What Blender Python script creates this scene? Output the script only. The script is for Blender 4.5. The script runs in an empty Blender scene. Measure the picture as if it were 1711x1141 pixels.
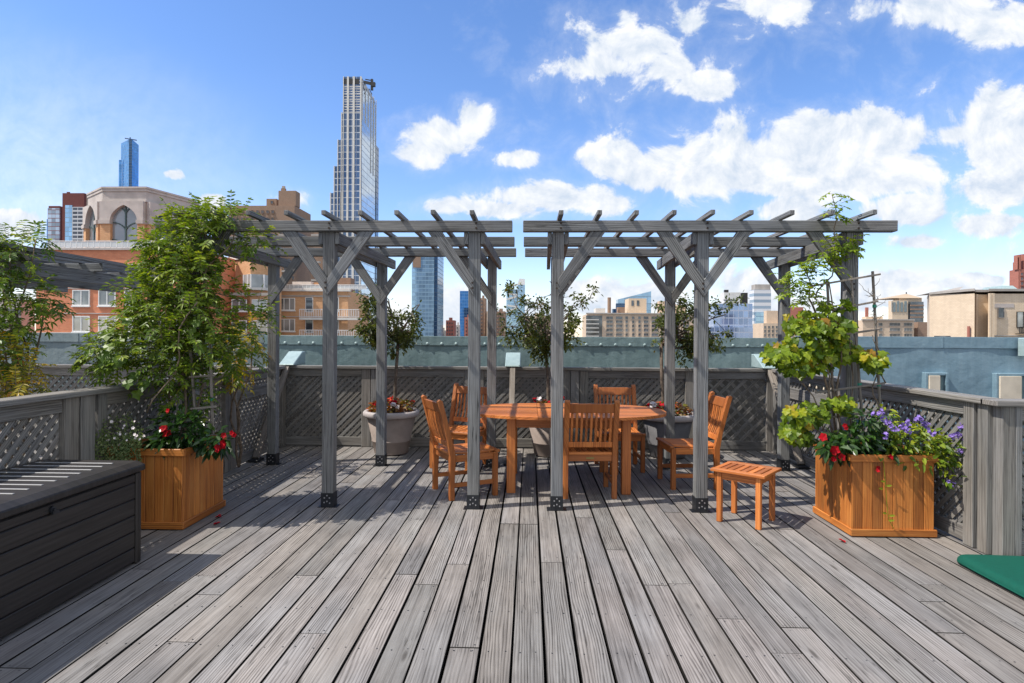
import bpy, math, random
from mathutils import Vector as V, Matrix
random.seed(7)
R = random.random
U = random.uniform
rad = math.radians
PI = math.pi
C = bpy.context.scene.collection
sc = bpy.context.scene

# ------------------------------------------------------------------ camera
F, CX, CY, TH, RO, H = 1000.0, 855.5, 560.0, math.atan(.0295), .0055, 1.5
cd = bpy.data.cameras.new('camera'); cam = bpy.data.objects.new('camera', cd); C.objects.link(cam)
cd.sensor_width = 36; cd.lens = F/1711*36; cd.clip_start = .05; cd.clip_end = 8000
cd.shift_y = -(570.5-CY)/1711
cam.rotation_mode = 'QUATERNION'
_f = V((-math.sin(TH), math.cos(TH), 0)); _r = V((math.cos(TH), math.sin(TH), 0)); _u = V((0, 0, 1))
_r2 = _r*math.cos(RO)+_u*math.sin(RO); _u2 = -_r*math.sin(RO)+_u*math.cos(RO)
cam.rotation_quaternion = Matrix((_r2, _u2, -_f)).transposed().to_quaternion()
cam.location = (0, 0, H)
sc.camera = cam

# ------------------------------------------------------------------ light and sky
SUND = V((1, .30, -1.42)).normalized()          # the way the sunlight travels
EXPO = .95
sc.view_settings.view_transform = 'Standard'; sc.view_settings.look = 'None'
sc.view_settings.exposure = EXPO; sc.view_settings.gamma = 1
sl = bpy.data.lights.new('sun', 'SUN'); sun = bpy.data.objects.new('sun', sl); C.objects.link(sun)
sl.energy = 2.9; sl.angle = rad(.5); sl.color = (1, .94, .85)
sun.rotation_euler = SUND.to_track_quat('-Z', 'Y').to_euler()
sun.location = (-20, -4, 30)
SKYS = .115

def ray(px, py):
    u = px-CX; v = py-CY
    a = u*math.cos(RO)+v*math.sin(RO); b = -u*math.sin(RO)+v*math.cos(RO)
    return V((math.cos(TH)*a-math.sin(TH)*F, math.sin(TH)*a+math.cos(TH)*F, -b))
def P(px, py, y):                                # point of the photograph at distance y
    r = ray(px, py); t = y/r.y
    return V((r.x*t, y, H+r.z*t))
def G(px, py, z=0):
    r = ray(px, py); t = (z-H)/r.z
    return V((r.x*t, r.y*t, z))

class NT:
    """small helper for node trees"""
    def __init__(s, t): s.t = t; s.n = t.nodes; s.l = t.links
    def node(s, typ, ins=None, **kw):
        n = s.n.new(typ)
        for k, v in kw.items(): setattr(n, k, v)
        for k, v in (ins or {}).items():
            sk = n.inputs[k]
            if hasattr(v, 'is_output'): s.l.new(v, sk)
            else: sk.default_value = v
        return n
    def math(s, op, a, b=None, c=None, clamp=False):
        n = s.n.new('ShaderNodeMath'); n.operation = op; n.use_clamp = clamp
        for i, x in enumerate((a, b, c)):
            if x is None: continue
            if hasattr(x, 'is_output'): s.l.new(x, n.inputs[i])
            else: n.inputs[i].default_value = x
        return n.outputs[0]
    def vm(s, op, a, b=None):
        n = s.n.new('ShaderNodeVectorMath'); n.operation = op
        for i, x in enumerate((a, b)):
            if x is None: continue
            if hasattr(x, 'is_output'): s.l.new(x, n.inputs[i])
            else: n.inputs[i].default_value = x
        return n.outputs['Value'] if op in ('LENGTH', 'DOT_PRODUCT') else n.outputs[0]
    def noise(s, vec, scale, detail=4, rough=.55, dist=0):
        return s.node('ShaderNodeTexNoise', {'Vector': vec, 'Scale': scale, 'Detail': detail, 'Roughness': rough, 'Distortion': dist}).outputs[0]
    def ramp(s, fac, stops, interp='LINEAR'):
        n = s.n.new('ShaderNodeValToRGB'); s.l.new(fac, n.inputs[0]); n.color_ramp.interpolation = interp
        e = n.color_ramp.elements
        while len(e) < len(stops): e.new(.5)
        for q, (p, c) in zip(e, stops):
            q.position = p; q.color = (*c, 1) if len(c) == 3 else c
        return n.outputs[0]
    def mix(s, fac, a, b, blend='MIX'):
        n = s.n.new('ShaderNodeMix'); n.data_type = 'RGBA'; n.blend_type = blend
        for k, x in ((0, fac), (6, a), (7, b)):
            if hasattr(x, 'is_output'): s.l.new(x, n.inputs[k])
            else: n.inputs[k].default_value = x if k == 0 else ((*x, 1) if len(x) == 3 else x)
        return n.outputs[2]
    def sm(s, x, a, b):
        n = s.n.new('ShaderNodeMapRange'); n.interpolation_type = 'SMOOTHSTEP'
        s.l.new(x, n.inputs[0]); n.inputs[1].default_value = a; n.inputs[2].default_value = b
        return n.outputs[0]
    def xyz(s, x, y, z):
        return s.node('ShaderNodeCombineXYZ', {0: x, 1: y, 2: z}).outputs[0]

world = bpy.data.worlds.new('World'); sc.world = world; world.use_nodes = True
W = NT(world.node_tree); W.n.clear()
sky = W.node('ShaderNodeTexSky', sky_type='NISHITA', sun_disc=False)
sky.sun_elevation = math.asin(-SUND.z); sky.sun_rotation = math.atan2(-SUND.x, -SUND.y)
sky.air_density = 1.0; sky.dust_density = .3; sky.ozone_density = 2.2; sky.altitude = 50
hs = W.node('ShaderNodeHueSaturation', {'Color': sky.outputs[0], 'Saturation': 1.18, 'Value': 1.0})
tint = W.mix(1.0, hs.outputs[0], (1.0, .925, 1.02), 'MULTIPLY')
bg1 = W.node('ShaderNodeBackground', {'Color': tint, 'Strength': SKYS})
tc = W.node('ShaderNodeTexCoord').outputs['Generated']
sp = W.node('ShaderNodeSeparateXYZ', {0: tc})
dx, dy, dz = sp.outputs
front = W.sm(dy, .08, .2)
iy = W.math('DIVIDE', 1.0, W.math('MAXIMUM', dy, .05))
gx = W.math('MULTIPLY', dx, iy); gz = W.math('MULTIPLY', dz, iy)
gp = W.xyz(gx, gz, 0.0)
CL = [(1250, 525, 520, 36, .55), (760, 535, 400, 36, .5), (1230, 265, 300, 85, 1.0), (1640, 260, 160, 150, .5), (1090, 90, 190, 90, .45), (100, 430, 330, 60, .5),
      (1060, 78, 120, 52, 1), (1000, 112, 105, 34, 1), (1180, 140, 70, 32, 1), (1155, 42, 40, 36, .9), (1048, 28, 34, 34, .9), (1120, 110, 60, 40, 1),
      (1570, 15, 170, 52, 1.2), (1670, 38, 110, 52, 1.2), (1300, 8, 100, 36, 1.0),
      (1170, 285, 190, 52, 1.6), (1420, 232, 165, 72, 1.8), (1290, 285, 210, 55, 1.7), (1030, 262, 85, 40, 1.3), (1500, 280, 105, 45, 1.5), (1120, 262, 80, 36, 1.4), (1380, 300, 160, 40, 1.4),
      (1690, 215, 110, 95, 1.8), (1660, 312, 85, 46, 1.5), (1600, 225, 60, 26, .9),
      (1520, 352, 80, 32, 1.1), (1532, 405, 62, 20, 1.2), (1655, 375, 80, 28, 1.1), (1320, 352, 80, 32, 1.4), (1700, 368, 30, 12, .9),
      (1500, 482, 105, 42, 1.4), (1615, 472, 62, 26, 1.4), (1665, 470, 30, 18, 1), (1560, 500, 170, 20, 1.0), (1440, 500, 60, 30, 1.3),
      (735, 228, 110, 44, 1), (786, 195, 46, 44, 1.1), (700, 255, 70, 36, 1), (865, 265, 48, 20, 1.1), (930, 330, 140, 34, 1.1), (740, 345, 60, 20, .9), (850, 350, 90, 20, 1.0), (1010, 340, 90, 26, .9),
      (1000, 495, 90, 50, 1.4), (1075, 500, 110, 40, 1.3), (760, 510, 70, 40, 1.0), (1260, 480, 80, 50, 1.1), (900, 520, 160, 30, .9),
      (25, 372, 70, 34, 1.4), (352, 338, 38, 22, 1.2), (290, 292, 30, 13, .8), (-60, 390, 90, 40, 1.4), (70, 420, 80, 22, .9), (480, 330, 60, 16, .5)]
dens = None; hgt = None
for cx, cy, rx, ry, k in CL:
    r = ray(cx, cy)
    v = W.vm('MULTIPLY', W.vm('SUBTRACT', gp, (r.x/r.y, r.z/r.y, 0)), (1000/rx, 1000/ry, 0))
    d = W.math('MULTIPLY', W.math('SUBTRACT', 1.0, W.vm('LENGTH', v)), k)
    dens = d if dens is None else W.math('SMOOTH_MAX', dens, d, .12)
nz = W.noise(gp, 11.0, 12, .62, .35)
nzu = W.noise(W.vm('ADD', gp, (-.010, .018, 0)), 11.0, 12, .62, .35)
nl = W.noise(W.vm('ADD', gp, (3.1, 1.7, 0)), 5.0, 3, .5)
dn = W.math('ADD', W.math('MULTIPLY', dens, .85), W.math('MULTIPLY', W.math('SUBTRACT', nz, .5), 2.1))
dn = W.math('ADD', dn, W.math('MULTIPLY', W.math('SUBTRACT', nl, .5), .6))
al = W.sm(dn, .10, .44)
al = W.math('MAXIMUM', al, W.math('MULTIPLY', W.sm(dn, -.30, .40), .20))
r = ray(-20, 430)
hz = W.math('SUBTRACT', 1.0, W.vm('LENGTH', W.vm('MULTIPLY', W.vm('SUBTRACT', gp, (r.x/r.y, r.z/r.y, 0)), (1/.72, 1/.50, 0))))
hz = W.math('MULTIPLY', W.math('ADD', W.sm(hz, .0, .9), W.math('MULTIPLY', W.math('SUBTRACT', nl, .5), .25), clamp=True), .42)
al = W.math('MAXIMUM', al, W.math('MULTIPLY', hz, W.sm(hz, .0, .1)))
al = W.math('MULTIPLY', al, front)
shade = W.math('ADD', .47, W.math('MULTIPLY', W.math('SUBTRACT', nz, nzu), 3.2))
shade = W.math('ADD', shade, W.math('MULTIPLY', W.math('SUBTRACT', nl, .5), .5), clamp=True)
# unseen clouds elsewhere, thickened to add white fill light; mirrored in glass
iz = W.math('DIVIDE', 1.0, W.math('ADD', W.math('MAXIMUM', dz, 0.0), .18))
gq = W.xyz(W.math('MULTIPLY', dx, iz), W.math('MULTIPLY', dy, iz), 0.0)
nb = W.noise(gq, .9, 7, .58, .2)
ab = W.math('MULTIPLY', W.sm(nb, .36, .52), W.math('SUBTRACT', 1.0, front))
ab = W.math('MULTIPLY', ab, W.sm(dz, .0, .08))
al2 = W.math('MAXIMUM', al, ab)
ccol = W.mix(shade, (.60, .69, .82), (1, 1, 1))
bg2 = W.node('ShaderNodeBackground', {'Color': ccol, 'Strength': .57})
# thin bright veil low on the left and along the skyline, as in the photo's air
ms = W.node('ShaderNodeMixShader', {0: al2, 1: bg1.outputs[0], 2: bg2.outputs[0]})
W.node('ShaderNodeOutputWorld', {0: ms.outputs[0]})

# ------------------------------------------------------------------ materials
def newmat(name):
    m = bpy.data.materials.new(name); m.use_nodes = True
    t = NT(m.node_tree); t.n.clear()
    out = t.node('ShaderNodeOutputMaterial')
    return m, t, out
def bsdf(t, out, col, rough=.6, metal=0., spec=.5, bump=None, bstr=.3, bdist=.005, **kw):
    b = t.node('ShaderNodeBsdfPrincipled')
    for k, v in (('Base Color', col), ('Roughness', rough), ('Metallic', metal), ('Specular IOR Level', spec)):
        if hasattr(v, 'is_output'): t.l.new(v, b.inputs[k])
        else: b.inputs[k].default_value = (*v, 1) if k == 'Base Color' else v
    if bump is not None:
        bn = t.node('ShaderNodeBump', {'Height': bump, 'Strength': bstr, 'Distance': bdist})
        t.l.new(bn.outputs[0], b.inputs['Normal'])
    t.l.new(b.outputs[0], out.inputs[0])
    return b
def attr(t, name='rnd'):
    return t.node('ShaderNodeAttribute', attribute_name=name).outputs['Fac']
def uvz(t):
    s = t.node('ShaderNodeSeparateXYZ', {0: t.node('ShaderNodeUVMap', uv_map='UVMap').outputs[0]})
    return s.outputs[0], s.outputs[1]

def wood(name, dark, mid, pale, tintA, tintB, rings=95., vary=.5, rough=.75, bstr=.5, contrast=1., knots=True, spec=.3, streak=1., stains=False, cracks=0):
    m, t, out = newmat(name)
    u, v = uvz(t); rn = attr(t)
    sh = t.math('MULTIPLY', rn, 37.0)
    warp = t.noise(t.xyz(t.math('MULTIPLY', u, .8), t.math('MULTIPLY', v, 6.0), sh), 1.0, 2, .5)
    fine = t.noise(t.xyz(t.math('MULTIPLY', u, 5.0), t.math('MULTIPLY', v, 260.0), sh), 1.0, 3, .6)
    med = t.noise(t.xyz(t.math('MULTIPLY', u, 1.6), t.math('MULTIPLY', v, 75.0), t.math('ADD', sh, 4.0)), 1.0, 4, .65)
    rg = t.math('ADD', t.math('MULTIPLY', v, rings), t.math('MULTIPLY', warp, rings*.085))
    ring = t.math('SINE', t.math('ADD', rg, t.math('MULTIPLY', med, 5.0)))
    ring = t.math('POWER', t.math('ADD', .5, t.math('MULTIPLY', ring, .5)), .6)
    blot = t.noise(t.xyz(t.math('MULTIPLY', u, 2.2), t.math('MULTIPLY', v, 12.0), sh), 1.0, 4, .6)
    big = t.noise(t.xyz(t.math('MULTIPLY', u, .7), t.math('MULTIPLY', v, 2.0), t.math('ADD', sh, 9.0)), 1.0, 3, .55)
    rmod = t.sm(t.noise(t.xyz(t.math('MULTIPLY', u, .5), t.math('MULTIPLY', v, 3.0), t.math('ADD', sh, 17.0)), 1.0, 2), .3, .7)
    g = t.math('ADD', .36, t.math('MULTIPLY', t.math('SUBTRACT', fine, .5), .50*contrast))
    g = t.math('ADD', g, t.math('MULTIPLY', t.math('SUBTRACT', med, .5), .75*contrast))
    g = t.math('ADD', g, t.math('MULTIPLY', t.math('SUBTRACT', ring, .6), t.math('MULTIPLY', rmod, .30*contrast*streak)))
    g = t.math('ADD', g, t.math('MULTIPLY', t.math('SUBTRACT', blot, .5), .40*contrast))
    col = t.ramp(g, [(.05, dark), (.36, mid), (.75, pale)])
    tint = t.mix(t.sm(big, .35, .65), tintA, tintB)
    col = t.mix(1.0, col, tint, 'MULTIPLY')
    h2 = t.math('FRACT', t.math('MULTIPLY', rn, 7.31))
    val = t.math('ADD', 1-vary/2, t.math('MULTIPLY', h2, vary))
    vv = t.node('ShaderNodeCombineColor', {0: val, 1: val, 2: t.math('ADD', val, t.math('MULTIPLY', t.math('SUBTRACT', t.math('FRACT', t.math('MULTIPLY', rn, 13.7)), .5), vary*.12))}).outputs[0]
    col = t.mix(1.0, col, vv, 'MULTIPLY')
    if knots:
        vo = t.node('ShaderNodeTexVoronoi', {'Vector': t.xyz(t.math('MULTIPLY', u, 1.1), t.math('MULTIPLY', v, 5.0), sh), 'Scale': 1.0, 'Randomness': 1.0})
        kn = t.math('SUBTRACT', 1.0, t.sm(vo.outputs['Distance'], .02, .085))
        col = t.mix(t.math('MULTIPLY', kn, .7), col, (dark[0]*.5, dark[1]*.45, dark[2]*.4))
    if cracks:
        cn = t.noise(t.xyz(t.math('MULTIPLY', u, .9), t.math('MULTIPLY', v, 26.0), t.math('ADD', sh, 23.0)), 1.0, 3, .5)
        ck = t.math('SUBTRACT', 1.0, t.sm(t.math('ABSOLUTE', t.math('SUBTRACT', cn, .5)), .002, .016))
        gate_ = t.sm(t.noise(t.xyz(t.math('MULTIPLY', u, 1.3), t.math('MULTIPLY', v, 3.0), t.math('ADD', sh, 31.0)), 1.0, 2), .48, .60)
        ck = t.math('MULTIPLY', t.math('MULTIPLY', ck, gate_), cracks)
        col = t.mix(ck, col, (dark[0]*.35, dark[1]*.35, dark[2]*.35))
        g = t.math('SUBTRACT', g, t.math('MULTIPLY', ck, .6))
    if stains:
        ps = t.node('ShaderNodeTexCoord').outputs['Object']
        s1 = t.noise(ps, .9, 5, .62, .3); s2 = t.noise(ps, 4.5, 4, .6)
        k = t.math('ADD', .80, t.math('ADD', t.math('MULTIPLY', t.sm(s1, .32, .62), .18), t.math('MULTIPLY', t.sm(s2, .3, .6), .09)))
        col = t.mix(1.0, col, t.node('ShaderNodeCombineColor', {0: k, 1: k, 2: k}).outputs[0], 'MULTIPLY')
    bsdf(t, out, col, rough, 0, spec, bump=g, bstr=bstr, bdist=.003)
    return m

def plain(name, col, rough=.6, metal=0, spec=.5, noise=.0, nscale=3., bump=0., col2=None, coords='Object'):
    m, t, out = newmat(name)
    if noise or bump or col2:
        tc = t.node('ShaderNodeTexCoord').outputs[coords]
        n = t.noise(tc, nscale, 6, .6)
        c = t.mix(t.sm(n, .3, .7), tuple(x*(1-noise) for x in col), col2 or tuple(min(1, x*(1+noise)) for x in col))
        bsdf(t, out, c, rough, metal, spec, bump=n if bump else None, bstr=bump, bdist=.01)
    else:
        bsdf(t, out, col, rough, metal, spec)
    return m

def leafmat(name, stops, trans=.35, rough=.42, spec=.4):
    m, t, out = newmat(name)
    rn = attr(t)
    geo = t.node('ShaderNodeNewGeometry')
    col = t.ramp(rn, stops)
    n = t.noise(geo.outputs['Position'], 9.0, 2)
    col = t.mix(t.math('MULTIPLY', n, .36), col, (.03, .06, .008))
    b = t.node('ShaderNodeBsdfPrincipled', {'Base Color': col, 'Roughness': rough, 'Specular IOR Level': spec})
    tcol = t.mix(1.0, col, (1.5, 1.45, .6), 'MULTIPLY')
    tr = t.node('ShaderNodeBsdfTranslucent', {'Color': tcol})
    mx = t.node('ShaderNodeMixShader', {0: trans, 1: b.outputs[0], 2: tr.outputs[0]})
    t.l.new(mx.outputs[0], out.inputs[0])
    return m

def curtain(name, glass, line, fh, bw, lw=.12, vw=.1, rough=.08, metal=.55, vary=.35, line2=None):
    """curtain wall: uv in metres, floors every fh, bays every bw"""
    m, t, out = newmat(name)
    u, v = uvz(t)
    a = t.math('DIVIDE', u, bw); b = t.math('DIVIDE', v, fh)
    fu = t.math('FRACT', a); fv = t.math('FRACT', b)
    mk = t.math('MAXIMUM', t.math('LESS_THAN', fv, lw), t.math('LESS_THAN', fu, vw))
    wn = t.node('ShaderNodeTexWhiteNoise', {0: t.xyz(t.math('FLOOR', a), t.math('FLOOR', b), 0.0)}).outputs[0]
    val = t.math('ADD', 1-vary/2, t.math('MULTIPLY', wn, vary))
    vc = t.node('ShaderNodeCombineColor', {0: val, 1: val, 2: val}).outputs[0]
    col = t.mix(mk, t.mix(1.0, glass, vc, 'MULTIPLY'), line)
    ro = t.math('ADD', rough, t.math('MULTIPLY', mk, .5))
    me = t.math('MULTIPLY', t.math('SUBTRACT', 1.0, mk), metal)
    bsdf(t, out, col, ro, me, .6)
    return m

def brick(name, c1, c2, mortar, scale=1., bump=.2):
    m, t, out = newmat(name)
    u, v = uvz(t)
    bt = t.node('ShaderNodeTexBrick', {'Vector': t.xyz(u, v, 0.0), 'Color1': (*c1, 1), 'Color2': (*c2, 1), 'Mortar': (*mortar, 1),
        'Scale': scale, 'Mortar Size': .01, 'Brick Width': .42, 'Row Height': .16, 'Bias': .1})
    n = t.noise(t.xyz(u, v, 0.0), .35, 5, .6)
    n2 = t.noise(t.xyz(t.math('MULTIPLY', u, 1.5), t.math('MULTIPLY', v, .15), 2.0), 1.0, 4, .6)
    s = t.math('ADD', .72, t.math('ADD', t.math('MULTIPLY', n, .34), t.math('MULTIPLY', n2, .22)))
    col = t.mix(1.0, bt.outputs[0], t.node('ShaderNodeCombineColor', {0: s, 1: s, 2: s}).outputs[0], 'MULTIPLY')
    bsdf(t, out, col, .85, 0, .2)
    return m

M = {}
M['deck'] = wood('weathered_deck_wood', (.074, .066, .060), (.222, .206, .194), (.355, .335, .317), (1.015, .98, .955), (.925, .95, .975), rings=430., vary=.34, bstr=.55, contrast=1.1, streak=1.35, stains=True, cracks=.55)
M['deck_edge'] = plain('shade_dark_board_edge', (.022, .020, .018), .9, 0, .1, .3, 8)  # shade of the deck gaps, painted as a dark colour on board sides
M['grey'] = wood('weathered_grey_timber', (.062, .062, .061), (.172, .171, .169), (.28, .279, .276), (1.0, .99, .97), (.93, .98, 1.04), rings=436., vary=.34, bstr=.4, contrast=1.35, streak=1.3, cracks=.8)
M['fence'] = wood('grey_fence_timber', (.085, .08, .073), (.215, .203, .19), (.32, .308, .29), (1.02, .99, .95), (.94, .97, 1.0), rings=436., vary=.3, bstr=.35, contrast=1.3, cracks=.6)
M['teak'] = wood('oiled_teak', (.23, .062, .014), (.52, .165, .036), (.66, .26, .07), (1.0, 1.0, 1.0), (.84, .78, .72), rings=529., vary=.62, rough=.52, bstr=.12, contrast=1.15, knots=False, spec=.5)
M['cedar'] = wood('stained_cedar_board', (.24, .074, .016), (.50, .18, .038), (.64, .29, .075), (1.0, 1.0, 1.0), (.78, .68, .58), rings=459., vary=.5, rough=.5, bstr=.15, contrast=1.25, spec=.4, stains=True)
M['stake'] = wood('bleached_stake_wood', (.10, .08, .065), (.24, .21, .18), (.36, .33, .30), (1, 1, 1), (.95, .95, .95), rings=505., vary=.3)
M['black_steel'] = plain('black_steel', (.012, .014, .018), .45, 0, .5, .3, 20)
M['rust'] = plain('rusty_bolt', (.045, .03, .022), .7, .3)
M['bolt'] = plain('zinc_bolt', (.5, .5, .52), .4, .8)
M['bark'] = plain('grey_bark', (.135, .105, .082), .9, 0, .2, .4, 25, .5)
M['vinebark'] = plain('vine_bark', (.17, .13, .095), .9, 0, .2, .4, 25, .5)
M['soil'] = plain('dark_soil', (.03, .021, .015), .95, 0, .1, .4, 30, .8)
M['resin'] = None
M['pot'] = plain('taupe_pot', (.30, .245, .215), .7, 0, .3, .12, 5, .06)
M['pot_dark'] = plain('slate_pot', (.12, .118, .125), .6, 0, .35, .15, 5, .05)
M['pot_rim'] = plain('pale_pot_rim', (.42, .38, .37), .65, 0, .3, .1, 6, .05)
M['cushion'] = plain('green_canvas', (.003, .078, .054), .75, 0, .25, .05, 30, .2)
M['green_tie'] = plain('green_plant_tie', (.02, .25, .16), .5)
M['brass'] = plain('aged_brass', (.30, .22, .08), .4, .7)
M['white'] = plain('white_paint', (.75, .74, .72), .5, 0, .4, .05, 2)
M['bulb'] = plain('clear_bulb', (.8, .7, .55), .15)
M['wire'] = plain('wire', (.05, .06, .05), .5)
def copper(name, a, b, c, sy=.5):
    m, t, out = newmat(name)
    tc = t.node('ShaderNodeTexCoord').outputs['Object']
    n1 = t.noise(tc, 1.6, 6, .62, .4)
    st = t.noise(t.vm('MULTIPLY', tc, (14, 14, .6)), 1.0, 5, .68)
    bl = t.noise(tc, 7.0, 5, .65)
    f = t.math('ADD', t.math('MULTIPLY', n1, .43), t.math('ADD', t.math('MULTIPLY', st, .42), t.math('MULTIPLY', bl, .25)))
    col = t.ramp(f, [(.36, a), (.54, b), (.72, c)])
    bsdf(t, out, col, .5, .12, .45, bump=t.noise(tc, 4.5, 4, .55), bstr=.28, bdist=.05)
    return m
M['copper'] = copper('verdigris_copper', (.125, .19, .196), (.185, .265, .272), (.255, .345, .35))
M['copper_blue'] = copper('blue_verdigris_copper', (.15, .24, .295), (.20, .305, .37), (.25, .355, .415))
M['copper_grey'] = copper('grey_verdigris_copper', (.14, .18, .19), (.20, .25, .262), (.26, .31, .315))
M['copper_pale'] = copper('pale_verdigris_copper', (.27, .365, .365), (.34, .44, .44), (.43, .53, .53))
M['shade_sheet'] = plain('dark_shade_sheet', (.045, .045, .045), .9, 0, .2, .3, 4)  # dark colour standing in for the shade behind the back fence
M['cream'] = plain('cream_panel', (.62, .54, .43), .7, 0, .3, .12, 4)

# leaves
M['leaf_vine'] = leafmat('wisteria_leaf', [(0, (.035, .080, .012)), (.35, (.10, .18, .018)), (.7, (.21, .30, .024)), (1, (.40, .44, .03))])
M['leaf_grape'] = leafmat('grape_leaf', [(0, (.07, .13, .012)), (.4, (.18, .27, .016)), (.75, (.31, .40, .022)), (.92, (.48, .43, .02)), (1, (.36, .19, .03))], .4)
M['leaf_bright'] = leafmat('young_wisteria_leaf', [(0, (.09, .17, .012)), (.5, (.19, .30, .015)), (1, (.32, .40, .02))], .4)
M['leaf_dark'] = leafmat('glossy_dark_leaf', [(0, (.012, .035, .010)), (.6, (.03, .085, .014)), (1, (.10, .17, .02))], .2, .3, .6)
M['leaf_tree'] = leafmat('crape_myrtle_leaf', [(0, (.04, .055, .014)), (.5, (.10, .125, .026)), (.85, (.17, .19, .04)), (1, (.22, .10, .04))], .3)
M['leaf_yellow'] = leafmat('yellowing_leaf', [(0, (.10, .14, .012)), (.45, (.34, .30, .02)), (.8, (.55, .36, .025)), (1, (.50, .17, .02))], .4)
M['leaf_begonia'] = leafmat('begonia_leaf', [(0, (.08, .12, .02)), (.35, (.30, .13, .04)), (.7, (.45, .09, .04)), (1, (.16, .20, .03))], .3)
M['leaf_herb'] = leafmat('herb_leaf', [(0, (.08, .13, .045)), (.6, (.19, .26, .09)), (1, (.30, .34, .15))], .3)
M['red'] = plain('red_petal', (.33, .004, .010), .65, 0, .12, .35, 25)
M['red_orange'] = plain('orange_red_petal', (.50, .05, .02), .6, 0, .15, .3, 20)
M['purple'] = plain('purple_petal', (.23, .15, .46), .6, 0, .3, .3, 30)
M['white_petal'] = plain('white_petal', (.66, .60, .60), .6)

# buildings
M['brick_red'] = brick('red_orange_brick', (.70, .27, .145), (.61, .215, .115), (.44, .27, .18))
M['brick_orange'] = brick('orange_brick', (.66, .385, .21), (.58, .32, .165), (.42, .28, .18))
M['brick_brown'] = brick('brown_brick', (.32, .22, .16), (.27, .18, .13), (.22, .16, .12))
M['brick_dark'] = brick('dark_red_brick', (.17, .055, .05), (.14, .045, .042), (.15, .07, .06))
M['brick_tan'] = brick('tan_brick', (.66, .52, .39), (.58, .45, .33), (.42, .33, .25))
M['brick_buff'] = brick('buff_brick', (.70, .565, .42), (.64, .51, .37), (.46, .36, .26))
M['brick_crimson'] = brick('crimson_brick', (.42, .165, .125), (.35, .135, .105), (.32, .16, .12))
M['stone'] = plain('pale_limestone', (.46, .41, .38), .8, 0, .2, .12, .6)
M['stone_white'] = plain('white_stone', (.62, .60, .56), .75, 0, .3, .08, .5)
M['concrete'] = plain('concrete', (.36, .33, .30), .85, 0, .2, .12, .4)
M['roofgrey'] = plain('roof_membrane', (.035, .035, .035), .9, 0, .2, .2, 1.0)
M['ground'] = plain('city_ground', (.17, .17, .17), .9, 0, .2, .3, .02)
M['green_iron'] = plain('green_iron', (.05, .085, .08), .5)
M['dark_iron'] = plain('dark_iron', (.02, .018, .016), .5)
def glassmat(name, a, b, rough=.06, metal=.3, sc_=.35):
    m, t, out = newmat(name)
    tc = t.node('ShaderNodeTexCoord').outputs['Object']
    oi = t.node('ShaderNodeObjectInfo').outputs['Random']
    n = t.noise(t.vm('ADD', tc, t.xyz(t.math('MULTIPLY', oi, 90.0), 0.0, t.math('MULTIPLY', oi, 31.0))), sc_, 3, .5)
    f = t.math('ADD', t.math('MULTIPLY', t.sm(n, .35, .65), .6), t.math('MULTIPLY', oi, .4))
    bsdf(t, out, t.mix(f, a, b), rough, metal, .6)
    return m
M['pane'] = glassmat('curtained_window_glass', (.16, .18, .19), (.50, .52, .52))
M['pane_dark'] = glassmat('dark_window_glass', (.035, .045, .055), (.17, .20, .23), .08, .3)
M['pane_arch'] = glassmat('arched_window_glass', (.20, .22, .24), (.34, .36, .38), .15, .2, .15)
M['rail_glass'] = glassmat('frosted_rail_glass', (.45, .47, .47), (.6, .6, .6), .2, .1)
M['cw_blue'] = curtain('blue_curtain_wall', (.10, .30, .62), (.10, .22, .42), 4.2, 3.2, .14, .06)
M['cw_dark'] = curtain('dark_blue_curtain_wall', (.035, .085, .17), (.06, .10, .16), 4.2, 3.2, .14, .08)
M['cw_sky'] = curtain('pale_blue_curtain_wall', (.30, .46, .60), (.22, .34, .44), 4.0, 3.4, .16, .06, vary=.4)
M['cw_mirror'] = curtain('mirror_curtain_wall', (.50, .60, .70), (.40, .45, .52), 4.4, 4.0, .14, .08, .04, .85, .25)
M['cw_navy'] = curtain('navy_window_wall', (.10, .15, .23), (.50, .54, .60), 4.6, 3.1, .13, .07, .08, .35, .45)
M['cw_office'] = curtain('violet_blue_office_wall', (.24, .33, .52), (.40, .45, .55), 3.6, 2.4, .16, .12, .1, .5, .45)
M['cw_bands'] = curtain('white_banded_wall', (.26, .33, .42), (.66, .66, .67), 4.6, 500., .52, .0, .12, .3, .3)
M['cw_red'] = curtain('glass_and_red_floor_bands', (.34, .40, .46), (.20, .07, .065), 3.6, 3.4, .16, .05, .12, .3, .9)
M['cw_balc'] = curtain('white_balcony_bands', (.06, .07, .09), (.55, .55, .57), 3.4, 4.5, .36, .10, .3, .1, .8)

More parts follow.
